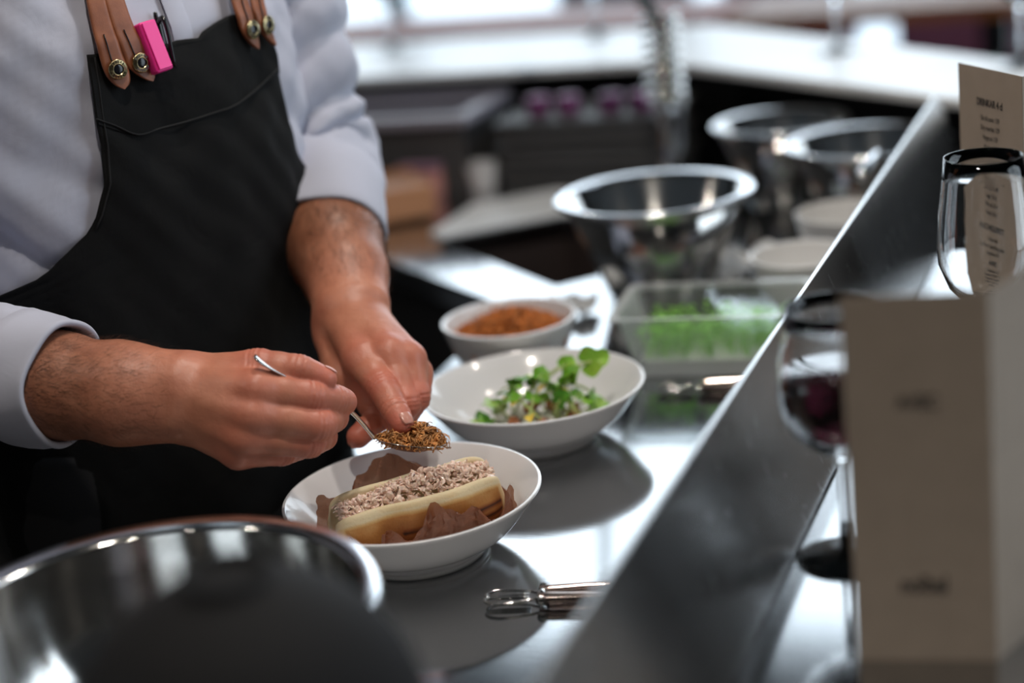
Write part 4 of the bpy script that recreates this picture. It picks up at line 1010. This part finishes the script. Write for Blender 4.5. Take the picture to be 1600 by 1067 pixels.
def arm_mesh(A, h=0.0011):
    allp = [p for k, v in A.items() for p in (sum(v, []) if k in ('meta', 'palm') else v)]
    start = A['fore'][1]
    pts = [p for p in allp if p is not A['fore'][0]]
    lo = np.min([np.array(p[:3]) - p[3] for p in pts], 0) - .006; hi = np.max([np.array(p[:3]) + p[3] for p in pts], 0) + .006
    g = Grid(lo, hi, h); core = g.empty()
    g.chain(core, A['fore'][1:], .02); g.chain(core, A['wristA'], .016); g.chain(core, A['wristB'], .016)
    for m in A['palm']: g.chain(core, m, .014)
    for m in A['meta']: g.chain(core, m, .0055)
    tot = None
    for f in FINGERS:
        v = g.empty(); ch = A[f]; g.chain(v, waist(ch), .003)
        # creases across the joints
        for a, b, c in zip(ch, ch[1:], ch[2:]):
            B = np.array(b[:3]); d = np.array(c[:3]) - np.array(a[:3]); d /= np.linalg.norm(d); m = .02
            i0 = np.maximum(((B - m - g.lo) / h).astype(int), 0); i1 = np.minimum(((B + m - g.lo) / h).astype(int) + 1, g.n); sl = tuple(slice(p, q) for p, q in zip(i0, i1))
            X = g.ax[0][sl[0]][:, None, None] - B[0]; Y = g.ax[1][sl[1]][None, :, None] - B[1]; Z = g.ax[2][sl[2]][None, None, :] - B[2]
            t = X * d[0] + Y * d[1] + Z * d[2]; rr = np.sqrt(X * X + Y * Y + Z * Z)
            gr = sum(np.exp(-((t - t0) / .0012) ** 2) for t0 in (-.0034, 0, .0034)) * .0010 * np.clip(1 - (rr - .014) / .004, 0, 1)
            v[sl] += gr.astype(np.float32)
        v = smin(core, v, .009)
        tot = v if tot is None else smin(tot, v, .0009)
    V, Q = g.surface(tot); V = relax(V, Q, 1, .45)
    red = np.zeros(len(V)); tan = np.zeros(len(V))
    for f in FINGERS:
        for i, p in enumerate(A[f]):
            d = np.linalg.norm(V - np.array(p[:3]), axis=1); red = np.maximum(red, np.exp(-(d / (.017 if i else .020)) ** 2) * (.75 if i in (1, 3) else .5))
    W = (np.array(A['wristA'][1][:3]) + np.array(A['wristB'][1][:3])) / 2; S0 = np.array(start[:3]); ax = W - S0; t = ((V - S0) @ ax) / (ax @ ax)
    tan = np.clip((0.95 - t) / .55, 0, 1) * .75
    return V, Q, red, tan, t
PB = np.array((-0.92, 1.305, 0.0))
parts = []
armR = arm_mesh(RIGHT_ARM); armL = arm_mesh(LEFT_ARM)
# coarse body: head, neck, torso, upper arms, legs (inside the clothes)
gb = Grid((-1.30, 0.90, 0.02), (-0.55, 1.75, 1.92), 0.011); vb = gb.empty()
cz = lambda z, l=0.0, n_=0.0: (torso_row(z)[0] + LX * l + NX * n_, torso_row(z)[1] + LY * l + NY * n_, z)
for l in (-.07, 0, .07): gb.chain(vb, [cz(.92, l) + (.095,), cz(1.10, l) + (.095,), cz(1.30, l * 1.1) + (.092,)], .05)
gb.chain(vb, [cz(1.355, -.10) + (.050,), cz(1.385) + (.055,), cz(1.355, .10) + (.050,)], .04)
nk = cz(1.42); hd = cz(1.70); HD = np.array(hd) + np.array((NX, NY, 0)) * .035
gb.chain(vb, [nk + (.058,), tuple(np.array(nk) * .4 + HD * .6 - np.array((0, 0, .02))) + (.052,)], .03)
def hp(l, n_, z): return (HD[0] + LX * l + NX * n_, HD[1] + LY * l + NY * n_, HD[2] + z)
gb.chain(vb, [hp(0, -.015, .045) + (.083,), hp(0, .005, -.02) + (.076,), hp(0, .028, -.085) + (.048,)], .04)
gb.chain(vb, [hp(0, .082, .01) + (.008,), hp(0, .104, -.03) + (.014,)], .012)
for s_ in (-1, 1):
    gb.chain(vb, [hp(s_ * .080, -.005, .015) + (.012,), hp(s_ * .080, -.005, -.03) + (.010,)], .01)
    gb.chain(vb, [hp(s_ * .032, .072, .030) + (.014,), hp(s_ * .045, .066, .030) + (.012,)], .02)
    gb.chain(vb, [cz(.90, s_ * .09) + (.088,), (PB[0] + LX * s_ * .10, PB[1] + LY * s_ * .10, .50, .062), (PB[0] + LX * s_ * .10, PB[1] + LY * s_ * .10, .10, .042)], .05)
gb.chain(vb, [hp(-.022, .083, -.062) + (.008,), hp(.022, .083, -.062) + (.008,)], .008)
for A, sh in ((RIGHT_ARM, SLEEVE_R), (LEFT_ARM, SLEEVE_L)):
    e = A['fore'][0]; gb.chain(vb, [cz(1.355, .15 * (-1 if sh is SLEEVE_R else 1)) + (.042,), tuple((np.array(sh[0][:3]) + np.array(sh[1][:3])) / 2) + (.045,), e[:3] + (.042,), A['fore'][1][:3] + (A['fore'][1][3] - .004,), A['fore'][2][:3] + (A['fore'][2][3] - .008,)], .03)
Vb, Qb = gb.surface(vb); Vb = relax(Vb, Qb, 2)
VV, QQ, RR, TT = [], [], [], []; k = 0
for V, Q, r_, t_ in ((armR[0], armR[1], armR[2], armR[3]), (armL[0], armL[1], np.clip(armL[2] * 1.15, 0, 1), armL[3]), (Vb, Qb, np.zeros(len(Vb)), np.full(len(Vb), .4))):
    VV.append(V); QQ.append(Q + k); RR.append(r_); TT.append(t_); k += len(V)
person = quads('person', np.concatenate(VV) - PB, np.concatenate(QQ), 'skin', attrs={'redness': np.concatenate(RR), 'tan': np.concatenate(TT)})
person.location = PB
tag(person, 'cook in a pale rolled-up shirt and black apron topping a hot dog with a spoon', 'person')
def pm(name, V, Fc, mat, parent=person, smooth=True, attrs=None):
    off = PB
    return mesh(name, np.array([tuple(v) for v in V]) - off, Fc, mat, parent, smooth, attrs)
# hair on the head
V, Fc = lathe_data(smooth_profile([(.088, -.01), (.092, .03), (.088, .075), (.065, .115), (.03, .134), (0, .138)], 4), 40)
hv = [(HD[0] + x - NX * .018, HD[1] + y - NY * .018, HD[2] + z) for x, y, z in V]
pm('head_hair', hv, Fc, 'hair')
# forearm hair
def arm_hair(name, arm, A, n, t0, t1, seed, face):
    V, Q, _, _, t = arm; rg = np.random.default_rng(seed)
    a = V[Q[:, 0]]; b = V[Q[:, 2]]; c = V[Q[:, 1]]; nr = np.cross(c - a, b - a); nr /= np.linalg.norm(nr, axis=1)[:, None] + 1e-9
    tq = t[Q[:, 0]]; out = nr @ np.array(face)
    cand = np.where((tq > t0) & (tq < t1) & (out > -.25))[0]; W = np.array(A['wristA'][1][:3]); ax = W - np.array(A['fore'][1][:3]); ax /= np.linalg.norm(ax)
    w_ = np.clip(1.05 - tq[cand], .02, 1) ** 1.2; pk = rg.choice(cand, n, p=w_ / w_.sum()); HV = []; HF = []
    for i in pk:
        p = a[i]; u = nr[i]; dn = ax * .9 + rg.normal(0, .28, 3); dn -= u * (dn @ u); dn /= np.linalg.norm(dn); L_ = rg.uniform(.006, .015)
        s = np.cross(dn, u) * .000085; k = len(HV)
        p1 = p + dn * L_ * .5 + u * L_ * .28; p2 = p + dn * L_ + u * L_ * .30
        HV += [p - s - u * .0004, p + s - u * .0004, p1 - s * .8, p1 + s * .8, p2]; HF += [(k, k + 1, k + 3, k + 2), (k + 2, k + 3, k + 4)]
    o = pm(name, HV, HF, 'hair'); o['kind'] = 'stuff'
arm_hair('arm_hair', armR, RIGHT_ARM, 4200, .25, 1.0, 1, (.35, -.9, .3))
arm_hair('arm_hair', armL, LEFT_ARM, 2600, .2, 1.0, 2, (.5, -.6, .6))
# fingernails
def nail(ch, dors, w=.0056, l=.0062):
    a, b = np.array(ch[-2][:3]), np.array(ch[-1][:3]); r = ch[-1][3]; ax = (b - a) / np.linalg.norm(b - a); d = np.array(dors, float); d -= ax * (d @ ax); d /= np.linalg.norm(d); s = np.cross(ax, d)
    V = []; Fc = []; n = 9
    for i in range(n):
        for j in range(n):
            u = i / (n - 1) * 2 - 1; v = j / (n - 1) * 2 - 1; ww = w * (1 - .25 * max(0, -u) ** 3 - .35 * max(0, u) ** 4)
            th = v * ww / r * 1.05
            V.append(b + ax * (l * u + .0015) + (d * math.cos(th) + s * math.sin(th)) * (r * (1.025 - .10 * ((u + .35) ** 2) * (1 if u > -.35 else .25)) + .0001))
    for i in range(n - 1):
        for j in range(n - 1): Fc.append((i * n + j, (i + 1) * n + j, (i + 1) * n + j + 1, i * n + j + 1))
    o = pm('fingernail', V, Fc, 'nail'); m = o.modifiers.new('thickness', 'SOLIDIFY'); m.thickness = .0008; m.offset = 0
nail(LEFT_ARM['index'], (.75, -.35, .65)); nail(RIGHT_ARM['thumb'], (-.1, .25, 1), .0050, .0055); nail(LEFT_ARM['thumb'], (-.6, .2, -.6))

# shirt
def folds(u, v, s=0.0):
    return (math.sin(7 * u + 3 * v + s) * .5 + math.sin(13 * u - 9 * v + 1.3 + s) * .3 + math.sin(23 * u + 17 * v + 2.1 * s) * .2)
V = []; Fc = []; NP, NZ = 120, 90
for i in range(NZ):
    z = .93 + (1.492 - .93) * i / (NZ - 1)
    for j in range(NP):
        ph = 2 * math.pi * j / NP
        sd = min(1, abs(math.sin(ph)) * 1.3)
        f = .005 * folds(ph * 1.0, z * 9) + sd * .011 * (abs(math.sin(3.2 * ph + z * 13 + 1.2 * math.sin(z * 21))) ** .6 - .6)
        V.append(torso_pt(ph, z, .002 + f * min(1, max(.15, (z - 1.05) / .12)) * (1 if abs(math.sin(ph)) > .35 or math.cos(ph) < 0 else .45)))
for i in range(NZ - 1):
    for j in range(NP): Fc.append((i * NP + j, i * NP + (j + 1) % NP, (i + 1) * NP + (j + 1) % NP, (i + 1) * NP + j))
shirt = pm('shirt', V, Fc, 'shirt'); tag(shirt, 'pale blue-grey cotton shirt')
def sleeve(path, seed, elbow):
    p = smooth_profile(path, 14)
    def disp(t, th):
        w = math.exp(-((t - elbow) / .22) ** 2)
        a = abs(math.sin(t * 34 + 2.0 * math.sin(th + seed) + .8 * math.sin(2 * th))) ** .7 - .55
        return a * (.009 if seed < 1 else .013) * w + .005 * math.sin(3 * th + t * 9 + seed) * (1 - w) + .003 * folds(th * .7, t * 6, seed)
    V, Fc = tube_data(p, 64, False, disp); o = pm('sleeve', V, Fc, 'shirt', shirt)
    o.parent = shirt
def cuff(p0, p1, seed):
    a, b = np.array(p0[:3]), np.array(p1[:3]); r0, r1 = p0[3], p1[3]
    rows = [(-.02, r0 - .006), (.0, r0 - .001), (.06, r0 + .0015), (.3, r0 + .001), (.6, (r0 + r1) / 2 + .002), (.85, r1 + .002), (.97, r1 + .0025), (1.0, r1 + .0015), (1.01, r1 - .0005), (.99, r1 - .0025), (.8, r1 - .004), (.5, r1 - .005)]
    path = [tuple(a + (b - a) * t) + (r,) for t, r in rows]
    d = (b - a) / np.linalg.norm(b - a); u = Vector(d).orthogonal().normalized(); w = Vector(d).cross(u); V = []; Fc = []; n = 72
    for t, r in rows:
        c = a + (b - a) * t
        for j in range(n):
            th = 2 * math.pi * j / n; q = r + .0022 * math.sin(2 * th + seed + t) + .0012 * math.sin(5 * th + 3 * t + seed)
            V.append(tuple(c + np.array(u) * q * math.cos(th) + np.array(w) * q * math.sin(th) + d * .003 * math.sin(2 * th + seed) * t))
    for i in range(len(rows) - 1):
        for j in range(n): Fc.append((i * n + j, i * n + (j + 1) % n, (i + 1) * n + (j + 1) % n, (i + 1) * n + j))
    o = pm('rolled_cuff', V, Fc, 'shirt', shirt)
def with_shoulder(path, s_):
    top = path[0]
    return [cz(1.385, s_ * .05) + (.050,), cz(1.400, s_ * .12) + (.058,), cz(1.375, s_ * .175) + (.068,), tuple((np.array(top) + np.array(path[1])) / 2)] + path[1:]
sleeve(with_shoulder(SLEEVE_R, -1), .7, .62); cuff(*CUFF_R, .4); sleeve(with_shoulder(SLEEVE_L, 1), 2.1, .68); cuff(*CUFF_L, 1.7)
V = []
for i in range(20):
    z = 1.30 + .15 * i / 19
    for ph in (-.012, .0, .045, .058): V.append(torso_pt(ph, z, .0045 if ph in (-.012, .058) else .0062))
pm('button_placket', V, [(i * 4 + j, i * 4 + j + 1, i * 4 + j + 5, i * 4 + j + 4) for i in range(19) for j in range(3)], 'shirt', shirt)

# trousers and shoes
tr = []
for s_ in (-1, 1):
    p = [cz(.98, s_ * .085) + (.105,), cz(.85, s_ * .092) + (.105,), (PB[0] + LX * s_ * .10, PB[1] + LY * s_ * .10, .50, .085), (PB[0] + LX * s_ * .10, PB[1] + LY * s_ * .10, .09, .07)]
    V, Fc = tube_data(smooth_profile(p, 8), 40); pm('trouser_leg', V, Fc, 'trousers')
    c = np.array((PB[0] + LX * s_ * .10, PB[1] + LY * s_ * .10, 0)); f = np.array((NX, NY, 0)); V = []
    sh_ = [(-.09, .032, .05), (-.07, .042, .075), (.0, .044, .085), (.07, .048, .065), (.12, .046, .05), (.155, .030, .036)]; n = 16; Fc = []
    for d_, w_, h_ in sh_:
        for j in range(n):
            a = 2 * math.pi * j / n; V.append(c + f * d_ + np.array((LX, LY, 0)) * w_ * math.cos(a) + np.array((0, 0, 1)) * max(0.0, h_ * .5 + h_ * .62 * math.sin(a)))
    for i in range(len(sh_) - 1):
        for j in range(n): Fc.append((i * n + j, i * n + (j + 1) % n, (i + 1) * n + (j + 1) % n, (i + 1) * n + j))
    Fc += [tuple(range(n - 1, -1, -1)), tuple((len(sh_) - 1) * n + j for j in range(n))]
    pm('shoe', V, Fc, 'shoe')

# apron
LEFT_E = [(1.34, -.400), (1.323, -.404), (1.271, -.437), (1.247, -.447), (1.215, -.479), (1.19, -.551), (1.179, -.60), (1.148, -.89), (1.137, -1.13), (1.12, -1.55), (1.0, -1.75), (.4, -1.75)]
RIGHT_E = [(1.34, .43), (1.331, .435), (1.289, .517), (1.226, .556), (1.20, .60), (1.17, .75), (1.14, 1.1), (1.12, 1.55), (1.0, 1.75), (.4, 1.75)]
TOP_E = [(-.5, 1.323), (-.404, 1.323), (-.1, 1.318), (-.02, 1.321), (.05, 1.319), (.075, 1.3235), (.233, 1.3316), (.432, 1.3311), (.6, 1.33)]
def interp(tab, x, dec=False):
    xs = [a for a, _ in tab]; ys = [b for _, b in tab]
    if dec: xs, ys = xs[::-1], ys[::-1]
    return float(np.interp(x, xs, ys))
def apron_pt(t, v, off=0.0):
    z = 1.323 - v * .88
    l, r = interp(LEFT_E, z, True), interp(RIGHT_E, z, True); ph = l + (r - l) * t
    z2 = z + (interp(TOP_E, ph) - 1.323) * max(0, 1 - v * 9)
    low = max(0, min(1, (1.15 - z) / .2))
    f = .0035 * folds(ph * 1.5, z * 8, 1.0) * (1 - .3 * low) + low * .010 * (math.sin(5 * ph + 3.0 * z) * .6 + .4 * math.sin(9 * ph - 6 * z + 1)) * .8
    f += .006 * math.exp(-((ph - .05 - (1.2 - z) * .5) / .10) ** 2) * math.exp(-((z - 1.17) / .10) ** 2)
    return torso_pt(ph, z2, .011 + f + off)
V = []; Fc = []; NT, NV = 60, 130
for i in range(NV):
    v = (i / (NV - 1)) ** 1.15
    for j in range(NT + 1): V.append(apron_pt(j / NT, v))
for i in range(NV - 1):
    for j in range(NT): Fc.append((i * (NT + 1) + j, (i + 1) * (NT + 1) + j, (i + 1) * (NT + 1) + j + 1, i * (NT + 1) + j + 1))
apron = pm('apron', V, Fc, 'apron'); tag(apron, 'black canvas bib apron')
m = apron.modifiers.new('thickness', 'SOLIDIFY'); m.thickness = .0022; m.offset = -1
def on_bib(ph, z, off):
    z = min(z, 1.3225)
    f = .0035 * folds(ph * 1.5, z * 8, 1.0) + .006 * math.exp(-((ph - .05 - (1.2 - z) * .5) / .10) ** 2) * math.exp(-((z - 1.17) / .10) ** 2)
    return torso_pt(ph, z, .011 + f + off)
SEAM = [(-.439, 1.2714), (-.361, 1.2627), (-.271, 1.2516), (-.16, 1.2522), (-.054, 1.2528), (.05, 1.255), (.136, 1.2565), (.26, 1.262), (.40, 1.270), (.50, 1.276)]
sp = smooth_profile([on_bib(p, z, .0022) + (.0011,) for p, z in SEAM], 4)
sp = [q[:3] + (.0008,) for q in sp]; V, Fc = tube_data(sp, 6); pm('pocket_seam', V, Fc, 'thread', apron)
sp = [on_bib(interp(LEFT_E, z, True) + .03, z, .0012) + (.0007,) for z in np.linspace(1.32, 1.18, 24)]
V, Fc = tube_data(sp, 6); pm('hem_stitch', V, Fc, 'thread', apron)
V = []; NPj = 30
for i in range(12):
    for j in range(NPj):
        fj = j / (NPj - 1); ph = -.395 + .82 * fj; zb = interp(SEAM, ph); z = zb + (1.316 - zb) * i / 11
        le, re_ = interp(LEFT_E, z, True) + .004, interp(RIGHT_E, z, True) - .004; ph = le + (re_ - le) * fj
        V.append(on_bib(ph, z, .0012 + .0035 * math.sin(math.pi * i / 11) * max(0, math.sin(math.pi * (ph + .3) / .5))))
po = pm('chest_pocket', V, [(i * NPj + j, i * NPj + j + 1, (i + 1) * NPj + j + 1, (i + 1) * NPj + j) for i in range(11) for j in range(NPj - 1)], 'apron', apron)

# leather straps with brass buttons
def strap(path, widths, label):
    n = 13; V = []; Fc = []
    P = smooth_profile([(p, z, w) for (p, z), w in zip(path, widths)], 6)
    for ph, z, w in P:
        for k in range(n):
            q = (k / (n - 1) * 2 - 1); th = .0012 * (1 - abs(q) ** 14)
            V.append(torso_pt(ph + q * w * .5, z, .0185 + th))
    N1 = len(V)
    for ph, z, w in P:
        for k in range(n): V.append(torso_pt(ph + (k / (n - 1) * 2 - 1) * w * .5, z, .0165))
    R_ = len(P)
    for i in range(R_ - 1):
        for k in range(n - 1):
            a = i * n + k; Fc.append((a, a + n, a + n + 1, a + 1)); Fc.append((N1 + a, N1 + a + 1, N1 + a + n + 1, N1 + a + n))
        for k in (0, n - 1):
            a = i * n + k; q = (a, N1 + a, N1 + a + n, a + n); Fc.append(q if k == 0 else q[::-1])
    for i in (0, R_ - 1): Fc += [(i * n + k, i * n + k + 1, N1 + i * n + k + 1, N1 + i * n + k) for k in range(n - 1)]
    o = pm('leather_strap', V, Fc, 'leather'); tag(o, label)
    sl = [torso_pt(ph - w * .06, z, .0206) + (.00055,) for ph, z, w in P if path[-3][1] + .006 < z < path[-3][1] + .034]
    if len(sl) > 2:
        V, Fc = tube_data(sl, 6); pm('buttonhole_slit', V, Fc, 'button_black', o)
T1 = [(-.268, 1.42), (-.283, 1.3846), (-.301, 1.3644), (-.313, 1.3414), (-.312, 1.3204), (-.303, 1.3057), (-.293, 1.2958), (-.290, 1.2913)]
T2 = [(-.200, 1.42), (-.214, 1.3826), (-.225, 1.362), (-.227, 1.3385), (-.213, 1.3196), (-.200, 1.3073), (-.176, 1.2967), (-.166, 1.2930)]
T3 = [(.34, 1.40), (.317, 1.3648), (.290, 1.3432), (.283, 1.3322), (.288, 1.3181), (.306, 1.3063), (.322, 1.299)]
T4 = [(.46, 1.40), (.436, 1.3618), (.398, 1.3401), (.386, 1.3291), (.400, 1.3162), (.424, 1.3053), (.454, 1.2975)]
strap(T1, (.078, .078, .083, .090, .098, .102, .066, .004), 'outer tongue of the tan strap by the pink marker'); strap(T2, (.076, .076, .082, .088, .098, .098, .052, .004), 'inner tongue of the tan strap by the pink marker')
strap(T3, (.09, .092, .094, .092, .086, .058, .004), 'inner tongue of the other tan strap'); strap(T4, (.09, .092, .09, .086, .078, .05, .004), 'outer tongue of the other tan strap')
# ring lettering for the buttons
def ring_text():
    V = []; Fc = []
    for word, base, flip in (('SEGERS', math.pi / 2, 1), ('SWEDEN', -math.pi / 2, -1)):
        for i, ch in enumerate(word):
            cu = bpy.data.curves.new('t', 'FONT'); cu.body = ch; cu.size = .0026; cu.align_x = 'CENTER'; cu.align_y = 'CENTER'; cu.extrude = .00008; cu.offset = .00003
            o = bpy.data.objects.new('t', cu); COL.objects.link(o); bpy.context.view_layer.update()
            me = bpy.data.meshes.new_from_object(o); a = base - flip * (i - 2.5) * .36; rot = a - math.pi / 2 if flip == 1 else a + math.pi / 2; k = len(V)
            for v in me.vertices:
                x = v.co.x * math.cos(rot) - v.co.y * math.sin(rot); y = v.co.x * math.sin(rot) + v.co.y * math.cos(rot); V.append((x + .0063 * math.cos(a), y + .0063 * math.sin(a), v.co.z + .0026))
            Fc += [tuple(i2 + k for i2 in p.vertices) for p in me.polygons]
            bpy.data.objects.remove(o); bpy.data.meshes.remove(me); bpy.data.curves.remove(cu)
    return V, Fc
RT = ring_text()
for ph, z, lab in ((-.302, 1.3084, 1), (-.200, 1.310, 2), (.295, 1.3167, 3), (.402, 1.3173, 4)):
    p = Vector(torso_pt(ph, z, .0203)); n_ = (Vector(torso_pt(ph + .01, z, .0203)) - Vector(torso_pt(ph - .01, z, .0203))).cross(Vector((0, 0, 1))).normalized()
    if n_.dot(Vector((NX, NY, 0))) < 0: n_ = -n_
    zz = n_; yy = (Vector((0, 0, 1)) - zz * zz.z).normalized(); xx = yy.cross(zz)
    mt = Matrix((xx, yy, zz)).transposed().to_4x4(); mt.translation = p - Vector(PB)
    b = lathe('brass_button', [(0, 0), (.0078, 0), (.0084, .0008), (.0083, .0018), (.0076, .0025), (.0052, .0025), (.0049, .0030), (.0045, .0030), (.0043, .0022), (0, .0020)], 'brass', person, 48)
    b.matrix_local = mt
    lathe('button_inlay', [(0, .0026), (.002, .0027), (.0036, .0024), (.0043, .0021), (.0043, .0018)], 'button_black', b, 32)
    mesh('lettering', RT[0], RT[1], 'button_black', b, smooth=False)

# marker and pen tucked into the bib
def along(name, p0, p1, mat_fn, label, cat):
    a, b = Vector(p0), Vector(p1); d = (a - b); L_ = d.length; d.normalize(); nrm = Vector((NX, NY, 0)); nrm = (nrm - d * nrm.dot(d)).normalized(); s = nrm.cross(d)
    t = thing(name, label, cat, b); mt = Matrix((s, nrm, d)).transposed().to_4x4(); mt.translation = b; t.matrix_world = mt
    mat_fn(t, L_); return t
def marker(t, L_):
    MB().box((-.0085, -.006, 0), (.0085, .0055, L_ * .97)).obj('cap', 'pink', t, bevel=.0022, seg=3)
    MB().box((-.0068, .0057, L_ * .04), (.0068, .0072, L_ * .95)).obj('pocket_clip', 'pink', t, bevel=.001)
    MB().box((-.0070, -.0175, L_ * .35), (.0070, -.0085, L_ * .93)).obj('barrel', 'pink', t, bevel=.002)
along('highlighter', torso_pt(-.142, 1.3425, .019), torso_pt(-.128, 1.2995, .0245), marker, 'bright pink highlighter clipped to the apron bib', 'marker')
def pen(t, L_):
    lathe('barrel', smooth_profile([(0, L_), (.0035, L_ - .001), (.0044, L_ - .006), (.0046, L_ - .02), (.0046, L_ * .45), (.0042, L_ * .25), (.001, L_ * .12), (0, L_ * .1)], 3), 'pen', t, 24, (0, -.0100, 0))
    tube('pocket_clip', smooth_profile([(.001, -.0070, L_ - .002, .0022), (.001, .0000, L_ + .001, .0024), (.001, .0030, L_ - .008, .0020), (.001, .0030, L_ - .04, .0014)], 4), 'pen', t, 8)
    lathe('push_button', [(0, L_ + .0075), (.0016, L_ + .007), (.002, L_ + .004), (.002, L_ - .001), (0, L_ - .001)], 'pen', t, 16, (0, -.0100, 0))
along('pen', torso_pt(-.050, 1.3400, .014), torso_pt(-.060, 1.290, .0155), pen, 'black ballpoint pen tucked into the apron bib', 'pen')
